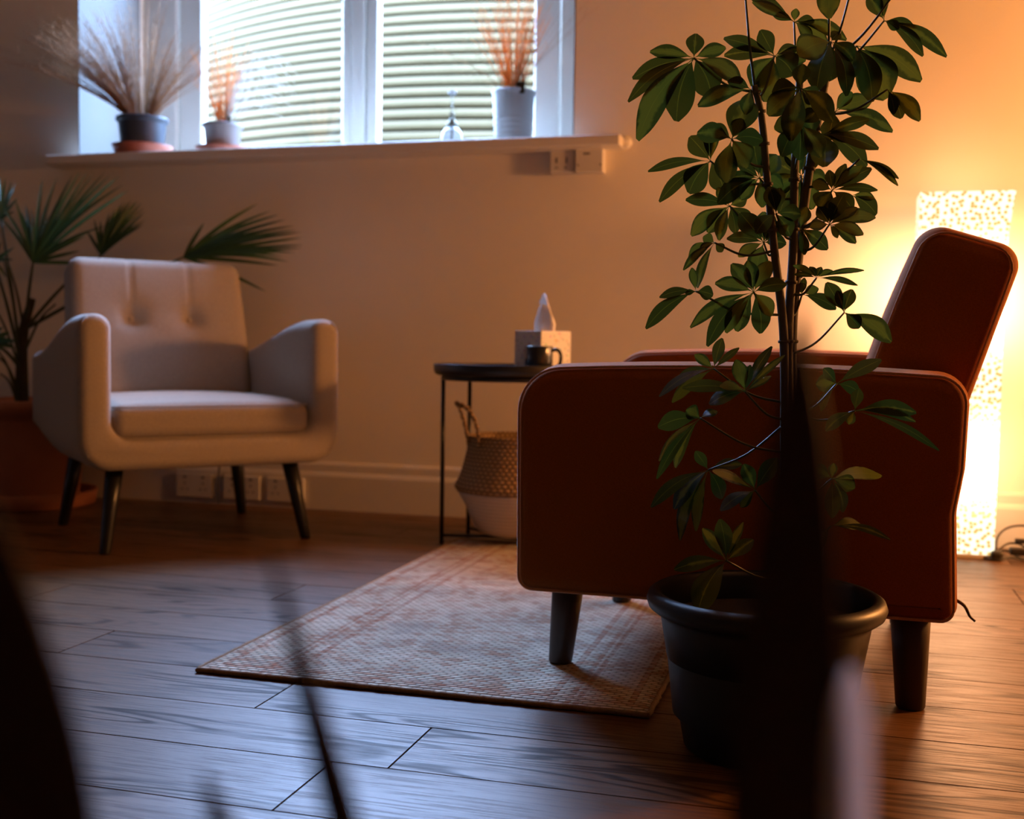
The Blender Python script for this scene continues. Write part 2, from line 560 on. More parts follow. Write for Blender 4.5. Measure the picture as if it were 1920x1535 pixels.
# window glass
t = NT('window_glass')
tp = t.new('ShaderNodeBsdfTransparent'); gl = t.new('ShaderNodeBsdfGlossy'); gl.inputs['Roughness'].default_value = .02
mx = t.new('ShaderNodeMixShader'); mx.inputs[0].default_value = .05
t.link(tp.outputs[0], mx.inputs[1]); t.link(gl.outputs[0], mx.inputs[2]); t.link(mx.outputs[0], t.out.inputs[0])
M['glass'] = t.m
t = NT('clear_bottle_glass')
t.b.inputs['Transmission Weight'].default_value = .92; t.b.inputs['Roughness'].default_value = .03
t.b.inputs['Base Color'].default_value = (.70, .76, .84, 1); t.b.inputs['IOR'].default_value = 1.45
M['bottle'] = t.m

# lamp shade of little shell pieces, bulb glow painted into its emission by height
t = NT('glowing_capiz_shell_mosaic')
o = t.obj()
sp = t.new('ShaderNodeSeparateXYZ'); t.link(o, sp.inputs[0])
cb2 = t.new('ShaderNodeCombineXYZ'); t.link(t.math('ADD', sp.outputs[0], sp.outputs[1]), cb2.inputs[0]); t.link(sp.outputs[2], cb2.inputs[1])
vo = t.new('ShaderNodeTexVoronoi', voronoi_dimensions='2D'); vo.inputs['Scale'].default_value = 62; vo.inputs['Randomness'].default_value = .8; t.link(cb2.outputs[0], vo.inputs['Vector'])
dots = t.ramp(vo.outputs['Distance'], [(.26, 0.0), (.42, 1.0)])
def bulb_glow_at(zc, w, k):
    q = t.math('POWER', t.math('ABSOLUTE', t.math('DIVIDE', t.math('SUBTRACT', sp.outputs[2], zc), w)), 3.2)
    return t.math('MULTIPLY', t.math('POWER', 2.718, t.math('MULTIPLY', q, -1.0)), k)
bulb = t.math('ADD', bulb_glow_at(.275, .12, .30), bulb_glow_at(.74, .125, 1.05))
em = t.new('ShaderNodeEmission')
t.link(t.mix(dots, (.72, .42, .11), (1.3, 1.18, .82)), em.inputs[0])
em.inputs[1].default_value = 1.0
e2 = t.new('ShaderNodeEmission')
e2.inputs[0].default_value = (1.0, .42, .17, 1)
t.link(t.math('MULTIPLY', bulb, LAMP_POWER), e2.inputs[1])
ad = t.new('ShaderNodeAddShader')
t.link(em.outputs[0], ad.inputs[0]); t.link(e2.outputs[0], ad.inputs[1])
t.link(ad.outputs[0], t.out.inputs[0])
M['shade'] = t.m
t = NT('added_top_glow')  # glowing sheet added in the lamp top to brighten the upper wall
em = t.new('ShaderNodeEmission'); em.inputs[0].default_value = (1.0, .42, .17, 1); em.inputs[1].default_value = 10.0
t.link(em.outputs[0], t.out.inputs[0])
M['topglow'] = t.m

# outdoor ribbed bank
t = NT('weathered_pale_green_timber')
o = t.obj()
nz = t.noise(t.map(o, (1, 1, 6)), 3.5, 5, .6)
c = t.mix(nz.outputs[0], (.056, .040, .017), (.080, .059, .028))
n2 = t.noise(t.map(o, (1, 1, 3)), 30, 3)
c = t.mix(t.math('MULTIPLY', n2.outputs[0], .35), c, (.050, .040, .021))
t.link(c, t.b.inputs['Base Color']); t.b.inputs['Roughness'].default_value = .9; t.b.inputs['Specular IOR Level'].default_value = .1
M['timber'] = t.m
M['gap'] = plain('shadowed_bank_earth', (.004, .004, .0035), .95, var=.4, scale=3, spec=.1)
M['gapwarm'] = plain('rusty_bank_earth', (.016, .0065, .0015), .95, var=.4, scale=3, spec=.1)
M['ground'] = plain('outdoor_gravel', (.10, .10, .09), .95, var=.4, scale=40)

# ------------------------------------------------------------------ the room
WY = 3.70          # window wall
XL, XR, YB, ZC = -3.75, 3.3, -2.6, 3.15
PW, PY0 = .1775, 1.6205
bm = bmesh.new()
cl = bm.verts.layers.float.new('plank')
rng = random.Random(5)
fixed = {0: -.877, -1: -.577, -2: -.66, 1: -1.381}
PLEN, G = 1.29, .0016
k0, k1 = int((YB - PY0) / PW) - 1, int((WY - PY0) / PW) + 1
for k in range(k0, k1 + 1):
    y0, y1 = max(YB, PY0 + k * PW), min(WY, PY0 + (k + 1) * PW)
    if y1 - y0 < .01: continue
    x = fixed.get(k, rng.uniform(-PLEN, 0))
    while x > XL: x -= PLEN
    while x < XR:
        x0, x1 = max(x, XL), min(x + PLEN, XR)
        x += PLEN
        if x1 - x0 < .01: continue
        rv = rng.random()
        n0 = len(bm.verts)
        a = [bm.verts.new(p) for p in ((x0 + G, y0 + G, 0), (x1 - G, y0 + G, 0), (x1 - G, y1 - G, 0), (x0 + G, y1 - G, 0))]
        b = [bm.verts.new((p.co.x, p.co.y, -.003)) for p in a]
        bm.faces.new(a)
        for i in range(4): bm.faces.new((b[i], b[(i + 1) % 4], a[(i + 1) % 4], a[i]))
        for vv in a + b: vv[cl] = rv
s0 = len(bm.faces)
sub = [bm.verts.new(p) for p in ((XL, YB, -.003), (XR, YB, -.003), (XR, WY, -.003), (XL, WY, -.003))]
f = bm.faces.new(sub); f.material_index = 1
box(bm, XL, XR, YB, WY, -.12, -.0031)
struct(obj('floor', bm, [M['floor'], M['groove']], smooth=False))

WX0, WX1, WZ0, WZ1, FY = -2.733, -.846, 1.225, 2.92, 4.12
bm = bmesh.new()
TH = 4.30
box(bm, XL - .15, WX0, WY, TH, 0 - .12, ZC)
box(bm, WX1, XR + .15, WY, TH, 0 - .12, ZC)
box(bm, WX0, WX1, WY, TH, -.12, WZ0)
box(bm, WX0, WX1, WY, TH, WZ1, ZC)
struct(obj('wall_back', bm, M['wall'], smooth=False))
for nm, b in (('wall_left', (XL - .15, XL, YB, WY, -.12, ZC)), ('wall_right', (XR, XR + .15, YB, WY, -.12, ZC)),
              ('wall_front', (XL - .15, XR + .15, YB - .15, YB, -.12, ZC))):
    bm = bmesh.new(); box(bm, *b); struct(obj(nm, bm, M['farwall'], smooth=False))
bm = bmesh.new(); box(bm, XL - .15, XR + .15, YB - .15, TH, ZC, ZC + .12); struct(obj('ceiling', bm, M['ceil'], smooth=False))
# white plaster lining of the deep window reveal
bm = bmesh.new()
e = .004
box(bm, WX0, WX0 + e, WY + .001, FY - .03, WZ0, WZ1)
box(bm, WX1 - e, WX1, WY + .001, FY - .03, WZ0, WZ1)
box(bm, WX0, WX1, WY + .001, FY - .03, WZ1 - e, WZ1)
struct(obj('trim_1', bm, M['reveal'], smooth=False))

# baseboards with a rounded top step
def baseboard(name, length, loc, rz):
    pts = [(0, 0), (.018, 0), (.018, .118), (.014, .128), (.010, .133), (.010, .158), (.006, .166), (0, .168)]
    bm = bmesh.new()
    rings = [[bm.verts.new((x, -y, z)) for y, z in pts] for x in (0, length)]
    n = len(pts)
    for i in range(n):
        bm.faces.new((rings[0][i], rings[0][(i + 1) % n], rings[1][(i + 1) % n], rings[1][i]))
    bm.faces.new(rings[0]); bm.faces.new(list(reversed(rings[1])))
    bmesh.ops.recalc_face_normals(bm, faces=bm.faces)
    o = obj(name, bm, M['trimw'], smooth=False, loc=loc, rot=(0, 0, rz))
    return struct(o)
baseboard('baseboard_back', XR - XL, (XL, WY, 0), 0)
baseboard('baseboard_right', WY - YB, (XR, WY, 0), -PI / 2)
baseboard('baseboard_left', WY - YB, (XL, YB, 0), PI / 2)

# window: outer frame, sashes, rails, panes
win = thing('window_1', 'x', 'window'); del win['label']; del win['category']; struct(win)
bm = bmesh.new()
ZB, ZT = 1.245, WZ1
box(bm, WX0, WX0 + .15, FY, FY + .07, ZB, ZT)
box(bm, WX1 - .15, WX1, FY, FY + .07, ZB, ZT)
box(bm, WX0 + .15, WX1 - .15, FY, FY + .07, ZB, ZB + .055)
box(bm, WX0 + .15, WX1 - .15, FY, FY + .07, ZT - .06, ZT)
MX = -1.795
box(bm, MX - .028, MX + .028, FY, FY + .07, ZB + .055, ZT - .06)
bevel_all(bm, .006, 2)
obj('window_frame', bm, M['upvc'], win, smooth=False)
for (a, b, sa, sb) in ((WX0 + .158, MX - .031, .100, .041), (MX + .031, WX1 - .158, .046, .094)):
    bm = bmesh.new()
    z0, z1 = ZB + .06, ZT - .066
    box(bm, a, a + sa, FY + .012, FY + .055, z0, z1)
    box(bm, b - sb, b, FY + .012, FY + .055, z0, z1)
    box(bm, a + sa, b - sb, FY + .012, FY + .055, z0, z0 + .055)
    box(bm, a + sa, b - sb, FY + .012, FY + .055, z1 - .055, z1)
    bevel_all(bm, .004, 1)
    sash = obj('sash', bm, M['upvc'], win, smooth=False)
    bm = bmesh.new(); box(bm, a + sa - .004, b - sb + .004, FY + .03, FY + .034, z0 + .05, z1 - .05)
    obj('pane', bm, M['glass'], sash, smooth=False)

# window sill board with a rounded nose and its returned end
bm = bbox(-2.80, -.672, 3.592, FY + .01, 1.222, 1.258, .007, 3)
sill = obj('trim_2', bm, M['trimw'], smooth=False)
struct(sill)
bm = lathe([(.0, -.016), (.017, -.016), (.020, -.010), (.020, .010), (.017, .016), (.0, .016)], 20, False)
o = obj('sill_horn', bm, M['trimw'], sill, loc=(-.668, 3.668, 1.243), rot=(PI / 2, 0, 0))

# ------------------------------------------------------------------ outside: curved ribbed retaining bank
g = bmesh.new(); box(g, -14, 10, 4.32, 14, -.2, 0.05)
struct(obj('ground_outside', g, M['ground'], smooth=False))
bank = thing('retaining_wall', 'curved ribbed pale green retaining wall outside behind the window', 'wall')
CXB, YN, RAD = -2.3, 5.15, 2.75
zs = []
z = .62
Y_OFF = lambda z: max(0.0, (z - 1.2)) * .62
def bank_pt(th, z, out=0.0):
    R = RAD + out
    return Vector((CXB + R * math.sin(th), YN + RAD - R * math.cos(th) + Y_OFF(z), z))
bmT, bmG, bmW = bmesh.new(), bmesh.new(), bmesh.new()
TN = 60
rows = []
z = .5
while z < 2.95:
    rows.append(z); z += .0585 if z < 1.2 else .0635
ths = [math.radians(-75 + 150 * i / TN) for i in range(TN + 1)]
def strip(bm, prof):
    rings = [[bm.verts.new(bank_pt(th, zz, oo)) for zz, oo in prof] for th in ths]
    for a, b in zip(rings, rings[1:]):
        for i in range(len(prof) - 1):
            bm.faces.new((a[i], b[i], b[i + 1], a[i + 1]))
for i, z in enumerate(rows[:-1]):
    h = rows[i + 1] - z
    gp = .21
    strip(bmT, [(z + h * gp, 0.0), (z + h * gp, .022), (z + h * .32, .034), (z + h * .6, .038), (z + h * .9, .034), (z + h, .022), (z + h, 0.0)])
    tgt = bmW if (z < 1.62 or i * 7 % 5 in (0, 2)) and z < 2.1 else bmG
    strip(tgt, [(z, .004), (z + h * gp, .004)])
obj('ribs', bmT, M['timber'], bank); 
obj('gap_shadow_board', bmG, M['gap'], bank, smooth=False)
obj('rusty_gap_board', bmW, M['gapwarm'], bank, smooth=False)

# ------------------------------------------------------------------ armchairs
def leg_mesh(top, foot, r0, r1, n=20):
    bm = bmesh.new()
    top, foot = Vector(top), Vector(foot)
    pts = [foot, foot.lerp(top, .02), foot.lerp(top, .5), top]
    rr = [r1 * .9, r1, (r0 + r1) / 2, r0]
    rings = [[bm.verts.new(p + Vector((math.cos(2 * PI * k / n) * r, math.sin(2 * PI * k / n) * r, 0))) for k in range(n)] for p, r in zip(pts, rr)]
    for a, b in zip(rings, rings[1:]):
        for k in range(n): bm.faces.new((a[k], a[(k + 1) % n], b[(k + 1) % n], b[k]))
    bm.faces.new(list(reversed(rings[0]))); bm.faces.new(rings[-1])
    return bm

# ---- cream armchair (local x = across, -y = front)
ch = thing('armchair', 'cream fabric armchair with two buttons in its back, below the window', 'armchair', (-1.93, 3.10, 0), math.atan2(.74, .673))
# one continuous U: arm, front rail, arm
W, IW = .372, .283
U = [(-W, .655, .045), (-W, .232, .085), (W, .232, .085), (W, .655, .045), (IW, .655, .040), (IW, .318, .05), (-IW, .318, .05), (-IW, .655, .040)]
U = resample(round_poly(U, 7), .03)
bm = bmesh.new()
stations = []
for i in range(6):
    a = i / 5 * PI / 2
    stations.append((-.36 + .028 * (1 - math.sin(a)) if False else -.36 + .028 - .028 * math.cos(PI / 2 - a) , .028 * (1 - math.sin(a))))
stations = [(-.36 + .028 * (1 - math.cos(a)), .028 * (1 - math.sin(a))) for a in [i / 5 * PI / 2 for i in range(6)]]
for i in range(1, 16):
    stations.append((-.332 + .70 * i / 16, 0))
stations += [(.40 - .028 * (1 - math.cos(a)), .028 * (1 - math.sin(a))) for a in [PI / 2 - i / 5 * PI / 2 for i in range(6)]]
rings = []
for y, ins in stations:
    pp = offset_poly(U, ins) if ins > 1e-6 else U
    s = max(0.0, min(1.0, (y + .27) / .62))
    s = s * s * (3 - 2 * s)
    ring = []
    for x, z in pp:
        if z > .33: z = .33 + (z - .33) * (1 - .32 * s)
        elif z < .33:
            lift = .10 * max(0, (y - .05) / .35) ** 2
            z = z + lift * (.33 - z) / .1
        ring.append(bm.verts.new((x * (1 - .02 * s), y, z)))
    rings.append(ring)
n = len(U)
for a, b in zip(rings, rings[1:]):
    for i in range(n): bm.faces.new((a[i], a[(i + 1) % n], b[(i + 1) % n], b[i]))
bm.faces.new(rings[0]); bm.faces.new(list(reversed(rings[-1])))
bmesh.ops.recalc_face_normals(bm, faces=bm.faces)
frame = obj('arm_frame', bm, M['cream'], ch)
for s in (-1, 1):
    bm = bmesh.new()
    pts = [Vector((s * (W - .012), -.352, z)) for z in [.30 + .33 * i / 12 for i in range(13)]]
    pts = [Vector((s * (W - .055), -.352, .250)), Vector((s * (W - .025), -.353, .275))] + pts[1:] + [Vector((s * (W - .028), -.352, .648))]
    tube(bm, pts, .0028, 6)
    obj('piping', bm, M['cream'], frame)
bm = rbox(.292, .035, .17, .028, 8, 4)
xf(bm, lambda p: Vector((p.x, p.y + .365 + (p.z) * .12, p.z + .415)))
obj('back_panel', bm, M['cream'], ch)
# seat cushion
bm = rbox(.281, .285, .046, .032, 14, 5)
def seat_def(p):
    u, v = p.x / .281, p.y / .285
    k = max(0, 1 - u * u) * max(0, 1 - v * v)
    p.z += (.022 if p.z > 0 else 0) * k ** .5
    if p.y < -.2: p.z -= .004
    return Vector((p.x, p.y - .065, p.z + .366))
xf(bm, seat_def)
cush = obj('seat_cushion', bm, M['cream'], ch)
for zz in (.318, .405):
    bm = bmesh.new()
    pp = resample(round_poly([(-.276, -.345, .03), (.276, -.345, .03), (.276, .21, .03), (-.276, .21, .03)], 5), .03)
    tube(bm, [Vector((x * 1.012, y - .002, zz)) for x, y in pp], .0026, 6, closed=True)
    obj('piping', bm, M['cream'], cush)
# tufted back
bm = rbox(.283, .062, .235, .042, 46, 5)
def back_def(p):
    front = max(0.0, -p.y / .062)
    u, v = p.x / .283, p.z / .235
    d = 0.0
    if front > .3:
        for bx in (-.093, .093):
            r2 = (p.x - bx) ** 2 + (p.z - .035) ** 2
            d += .030 * math.exp(-r2 / .0011) + .012 * math.exp(-r2 / .008)
            if p.z > .03:
                d += .006 * math.exp(-((p.x - bx) / .006) ** 2)
            dz = p.z - .030
            d += .004 * math.exp(-((dz + abs(p.x - bx) * .5) / .010) ** 2) * math.exp(-((p.x - bx) / .05) ** 2)
        p.y += d * front
        p.y -= .016 * (1 - u * u) * (1 - v * v)
    if p.z > 0: p.x *= 1 - .03 * v
    lean = math.radians(15)
    y, z = p.y, p.z
    return Vector((p.x, y * math.cos(lean) + z * math.sin(lean) + .255, z * math.cos(lean) - y * math.sin(lean) + .612))
xf(bm, back_def)
bk = obj('backrest', bm, M['cream'], ch)
for bx in (-.093, .093):
    bm = lathe([(0.0001, .004), (.006, .0035), (.0095, .001), (.0095, -.002)], 16, False)
    # button sits at the bottom of its dimple
    lean = math.radians(15)
    yy, zz = -.028 - .006, .035
    obj('button', bm, M['cream'], bk, loc=(bx, yy * math.cos(lean) + zz * math.sin(lean) + .255, zz * math.cos(lean) - yy * math.sin(lean) + .612), rot=(PI / 2 + lean * -1, 0, 0))
for sx in (-1, 1):
    for sy in (-1, 1):
        obj('leg', leg_mesh((sx * .25, sy * .245, .262), (sx * .291, sy * .291, 0), .026, .0155), M['blackwood'], ch)

# ---- rust armchair, seen side on
ch = thing('armchair', 'rust orange velvet armchair seen from its side, behind the potted umbrella plant', 'armchair', (-.158, 2.265, 0), math.radians(-91.6))
def arm_profile(front):
    return resample(round_poly([(front, .545, .075), (front + .004, .155, .028), (.362, .155, .024), (.355, .33, .10), (.366, .40, .10), (.370, .545, .045)], 8), .03)
def arm_top(p):
    if p.z > .4: p.z += .012 * (1 - (abs(p.y) / .37) ** 2)
    return p
for s in (1, -1):
    front = -.365 if s > 0 else -.335
    prof = arm_profile(front)
    bm = slab(prof, .098, .026, 5, .004, 6)
    xf(bm, arm_top)
    a = obj('arm', bm, M['rust'], ch, loc=(s * .313, 0, 0 if s > 0 else .024))
    for side in (-1, 1):
        bm = bmesh.new()
        ring = [arm_top(Vector((side * .0425, y, z))) for y, z in offset_poly(prof, .0035)]
        tube(bm, [Vector((v.x, v.y, v.z)) for v in ring], .0024, 6, closed=True)
        obj('piping', bm, M['piping'], a)
bm = rbox(.266, .34, .08, .03, 8, 4); xf(bm, lambda p: p + Vector((0, 0, .245))); obj('seat_base', bm, M['rust'], ch)
bm = rbox(.262, .275, .06, .035, 12, 5)
xf(bm, lambda p: Vector((p.x, p.y - .075, p.z + .385 + (.02 * (1 - (p.x / .262) ** 2) if p.z > 0 else 0))))
obj('seat_cushion', bm, M['rust'], ch)
bm = rbox(.262, .082, .222, .040, 14, 6)
LE = math.radians(17.5)
def rb(p, k=1.0):
    u, v = p.x / .262, p.z / .225
    if p.y < 0: p.y -= .014 * (1 - u * u * .25) * max(0, 1 - v * v) * (-p.y / .082)
    y, z = p.y, p.z
    return Vector((p.x, y * math.cos(LE) + z * math.sin(LE) + .312, z * math.cos(LE) - y * math.sin(LE) + .563))
xf(bm, rb)
bk = obj('backrest', bm, M['rust'], ch)
for s in (-1, 1):
    bm = bmesh.new()
    pp = resample(round_poly([(-.072, -.212, .03), (.072, -.212, .03), (.072, .212, .04), (-.072, .212, .04)], 6), .03)
    pts = []
    for y, z in pp:
        pts.append(rb(Vector((s * .256, y, z))))
    tube(bm, pts, .0022, 6, closed=True)
    obj('piping', bm, M['piping'], bk)
for sx in (1, -1):
    obj('leg', leg_mesh((sx * .272, -.285, .19), (sx * .268, -.302, .0100), .031, .0215), M['walnut'], ch)
    obj('leg', leg_mesh((sx * .288, .295, .19), (sx * .298, .300, 0), .034, .0235), M['walnut'], ch)
bm = bmesh.new()
tube(bm, spline([(.30, .362, .185), (.315, .376, .178), (.318, .384, .163), (.322, .392, .156)], 4), .003, 6, r1=.0018)
obj('loose_thread', bm, M['walnut'], ch)

# ------------------------------------------------------------------ rug
rg = thing('rug', 'faded beige and rust woven rug running under the rust armchair', 'rug', (-1.068, 1.768, 0))
RW, RL = .80, 1.46
bm = bmesh.new()
nx, ny = 60, 90
rr = random.Random(3)
grid = []
for j in range(ny + 1):
    rowv = []
    for i in range(nx + 1):
        x, y = RW * i / nx, RL * j / ny
        jit = 0.0016
        if i in (0, nx): x += rr.uniform(-jit, jit)
        if j in (0, ny): y += rr.uniform(-jit, jit)
        edge = min(x, RW - x, y, RL - y)
        zt = .0095 if edge > .006 else .0075
        rowv.append(bm.verts.new((x, y, zt)))
    grid.append(rowv)
for j in range(ny):
    for i in range(nx):
        bm.faces.new((grid[j][i], grid[j][i + 1], grid[j + 1][i + 1], grid[j + 1][i]))
obj('woven_top', bm, M['rug'], rg)
bm = bmesh.new()
per = [(x / 100 * RW, 0) for x in range(101)] + [(RW, y / 160 * RL) for y in range(1, 161)] + [(RW - x / 100 * RW, RL) for x in range(1, 101)] + [(0, RL - y / 160 * RL) for y in range(1, 160)]
tube(bm, [Vector((x + rr.uniform(-.0012, .0012), y + rr.uniform(-.0012, .0012), .0052 + rr.uniform(-.0005, .0008))) for x, y in per], .0050, 6, closed=True)
obj('edge_binding', bm, M['jute'], rg)

# ------------------------------------------------------------------ tray table with things on and in it
TX, TY = -.912, 3.22
tb = thing('side_table', 'round black metal tray side table standing between the armchairs', 'table', (TX, TY, 0))
bm = lathe([(.0001, .498), (.212, .498), (.222, .502), (.2255, .512), (.2265, .528), (.2255, .531), (.2235, .531), (.2225, .528), (.219, .512), (.212, .507), (.0001, .507)], 72, False)
obj('tray', bm, M['blackmetal'], tb)
bm = bmesh.new()
tube(bm, [Vector((.199 * math.cos(2 * PI * i / 60), .199 * math.sin(2 * PI * i / 60), .490)) for i in range(60)], .0065, 8, closed=True)
obj('support_ring', bm, M['blackmetal'], tb)
for th in (192.5, 145.0, 12.5, 325.0):
    a = math.radians(th)
    bm = bmesh.new(); tube(bm, [(.199 * math.cos(a), .199 * math.sin(a), .0100 if th == 325.0 else 0.0), (.199 * math.cos(a), .199 * math.sin(a), .49)], .0065, 10)
    obj('leg', bm, M['blackmetal'], tb)
for a0, a1 in ((192.5, 12.5), (145.0, 325.0)):
    A, B = math.radians(a0), math.radians(a1)
    bm = bmesh.new(); tube(bm, [(.199 * math.cos(A), .199 * math.sin(A), .024), (.199 * math.cos(B), .199 * math.sin(B), .024)], .005, 8)
    obj('crossbar', bm, M['blackmetal'], tb)

tbx = thing('tissue_box', 'white speckled cube tissue box with a tissue sticking out, on the tray table', 'tissue box', (-.822, 3.235, .5075), math.radians(-34))
obj('carton', bbox(-.058, .058, -.058, .058, 0, .122, .002, 2), M['speckle'], tbx, smooth=False)
bm = bmesh.new()
tr = random.Random(2)
N = 18
base, mid, top = [], [], []
pr = [(.0, 1.0), (.02, 1.0), (.045, .75), (.066, .5), (.084, .3)]
rings = []
for hz, k in pr:
    ring = []
    for i in range(N):
        a = 2 * PI * i / N
        r = .034 * k * (1 + .28 * math.sin(a * 3 + hz * 30))
        ring.append(bm.verts.new((r * math.cos(a) * 1.1 + hz * .10, r * math.sin(a) * .5, .121 + hz)))
    rings.append(ring)
for a, b in zip(rings, rings[1:]):
    for i in range(N): bm.faces.new((a[i], a[(i + 1) % N], b[(i + 1) % N], b[i]))
tip = bm.verts.new((.006, 0, .121 + .112))
for i in range(N): bm.faces.new((rings[-1][i], rings[-1][(i + 1) % N], tip))
# folded-over corner
q = [bm.verts.new(p) for p in ((.006, -.004, .232), (.036, -.014, .196), (.012, -.020, .196), (-.006, -.012, .205))]
bm.faces.new(q)
obj('tissue', bm, M['tissue'], tbx)

mg = thing('mug', 'charcoal coffee mug in front of the tissue box on the tray table', 'mug', (-.800, 3.105, .5075), math.radians(8))
bm = lathe([(.0001, 0), (.036, 0), (.039, .003), (.0395, .076), (.0385, .078), (.0365, .077), (.036, .01), (.0001, .008)], 40, False)
obj('cup', bm, M['mug'], mg)
bm = bmesh.new()
tube(bm, spline([(.037, 0, .066), (.052, 0, .068), (.062, 0, .054), (.060, 0, .030), (.048, 0, .016), (.037, 0, .014)], 6), .0052, 10)
obj('handle', bm, M['mug'], mg)

bk_ = thing('basket', 'woven seagrass belly basket with a white base, under the tray table', 'basket', (-.894, 3.247, .0300))
bm = lathe([(.134, .075), (.158, .105), (.176, .125), (.187, .138), (.188, .146), (.181, .156), (.172, .175), (.162, .21), (.152, .25), (.146, .285), (.1485, .290), (.146, .293), (.142, .288), (.147, .25), (.158, .21), (.168, .17), (.160, .13), (.13, .09)], 80, False)
up_ = obj('upper_weave', bm, M['seagrass'], bk_)
bm = lathe([(.0001, 0), (.085, .0), (.108, .006), (.128, .025), (.142, .055), (.156, .09), (.174, .120), (.181, .128), (.177, .130), (.165, .115), (.14, .075), (.11, .02), (.0001, .012)], 80, False)
obj('painted_base', bm, M['paintweave'], bk_)
for sgn, dirn in ((1, 222), (-1, 42)):
    a = math.radians(dirn)
    c = Vector((math.cos(a), math.sin(a), 0)); tn = Vector((-math.sin(a), math.cos(a), 0))
    bm = bmesh.new()
    pts = spline([c * .147 - tn * .030 + Vector((0, 0, .265)), c * .156 - tn * .044 + Vector((0, 0, .330)), c * .176 - tn * .036 + Vector((0, 0, .375)), c * .200 + Vector((0, 0, .388)),
                  c * .178 + tn * .034 + Vector((0, 0, .372)), c * .158 + tn * .048 + Vector((0, 0, .325)), c * .147 + tn * .040 + Vector((0, 0, .265))], 8)
    for ph in (0, PI):
        tw = []
        for i, p in enumerate(pts):
            th = i * .95 + ph
            tw.append(p + Vector((math.cos(th) * tn.x, math.cos(th) * tn.y, math.sin(th))) * .0038)
        tube(bm, tw, .0046, 6)
    obj('handle', bm, M['seagrass'], bk_)

# ------------------------------------------------------------------ lamp and its flex
lp = thing('floor_lamp', 'tall glowing column lamp of shell mosaic against the wall, behind the rust armchair', 'lamp', (.333, 3.53, 0))
bm = bmesh.new()
hw, hd = .116, .075
rings = []
prof = [(0.012, .985), (.10, .985), (.3, .995), (.55, 1.0), (.8, 1.0), (.92, 1.02), (1.0, 1.06), (1.035, 1.085)]
for z, k in prof:
    kx = k
    rings.append([bm.verts.new((x, y, z)) for x, y in ((-hw, -hd), (hw * (2 * kx - 1), -hd), (hw * (2 * kx - 1), hd), (-hw, hd))])
for a, b in zip(rings, rings[1:]):
    for i in range(4): bm.faces.new((a[i], a[(i + 1) % 4], b[(i + 1) % 4], b[i]))
shade_o = obj('lamp_shade', bm, M['shade'], lp, smooth=False)
bm = bmesh.new()
c_ = [bm.verts.new((x, y, .99)) for x, y in ((-hw + .006, -hd + .006), (hw, -hd + .006), (hw, hd - .006), (-hw + .006, hd - .006))]
bm.faces.new(c_)
obj('added_glow_sheet', bm, M['topglow'], shade_o, smooth=False)
obj('base', bbox(-hw - .002, hw + .002, -hd - .002, hd + .002, 0, .013, .002), M['shelltrim'], lp, smooth=False)
cb = thing('power_cable', 'tangled black lamp cable with plugs on the floor beside the glowing column lamp', 'cable', (.5, 3.53, 0))
def L(p): return Vector(p) - Vector((.5, 3.53, 0))
bm = bmesh.new()
paths = [
    [(.395, 3.49, .004), (.42, 3.455, .004), (.455, 3.44, .004), (.49, 3.46, .01), (.53, 3.47, .004), (.58, 3.50, .012)],
    [(.46, 3.53, .012), (.465, 3.55, .05), (.49, 3.57, .075), (.53, 3.58, .085), (.565, 3.57, .078), (.585, 3.55, .05)],
    [(.45, 3.50, .01), (.49, 3.54, .035), (.52, 3.55, .036), (.54, 3.54, .03), (.57, 3.53, .03)],
    [(.44, 3.48, .006), (.48, 3.50, .022), (.52, 3.48, .006), (.56, 3.46, .004), (.60, 3.49, .01), (.62, 3.55, .004)],
]
for p in paths: tube(bm, spline([L(q) for q in p], 8), .0032, 8)
obj('flex', bm, M['cable'], cb)
bm = rbox(.024, .014, .011, .006, 3, 3); xf(bm, lambda p: p + L((.515, 3.50, .022))); obj('adapter', bm, M['cable'], cb)
bm = rbox(.014, .010, .007, .004, 3, 3); xf(bm, lambda p: p + L((.525, 3.545, .045))); obj('inline_switch', bm, M['cable'], cb)
bm = rbox(.017, .016, .014, .011, 3, 4); xf(bm, lambda p: p + L((.452, 3.455, .0142))); obj('plug', bm, M['cable'], cb)
bm = rbox(.03, .022, .026, .012, 3, 4); xf(bm, lambda p: p + L((.585, 3.52, .036))); obj('transformer', bm, M['cable'], cb)

# ------------------------------------------------------------------ sockets
def socket(label, loc, w, h, d, holes, group=None, name='wall_socket'):
    s = thing(name, label, 'socket', loc, 0, group)
    obj('face_plate', bbox(-w / 2, w / 2, -d, 0, -h / 2, h / 2, .003, 2), M['socket'], s, smooth=False)
    for hx, hz, hw_, hh in holes:
        bm = bmesh.new(); box(bm, hx - hw_ / 2, hx + hw_ / 2, -d - .0008, -d + .001, hz - hh / 2, hz + hh / 2)
        obj('slot', bm, M['hole'], s, smooth=False)
    return s
pins = lambda cx, cz: [(cx, cz + .012, .004, .008), (cx - .011, cz - .010, .007, .004), (cx + .011, cz - .010, .007, .004)]
socket('small white box mounted under the sill, left of the larger one', (-.876, WY, 1.191), .080, .078, .036, [(-.018, .0, .005, .018), (.016, .0, .004, .018), (-.018, -.024, .010, .003), (.012, -.024, .010, .003)])
socket('white box with one dark slot mounted under the right end of the sill', (-.784, WY, 1.190), .092, .084, .046, [(-.008, .018, .022, .005), (-.036, -.018, .005, .005), (.038, -.018, .005, .005)])
socks = []
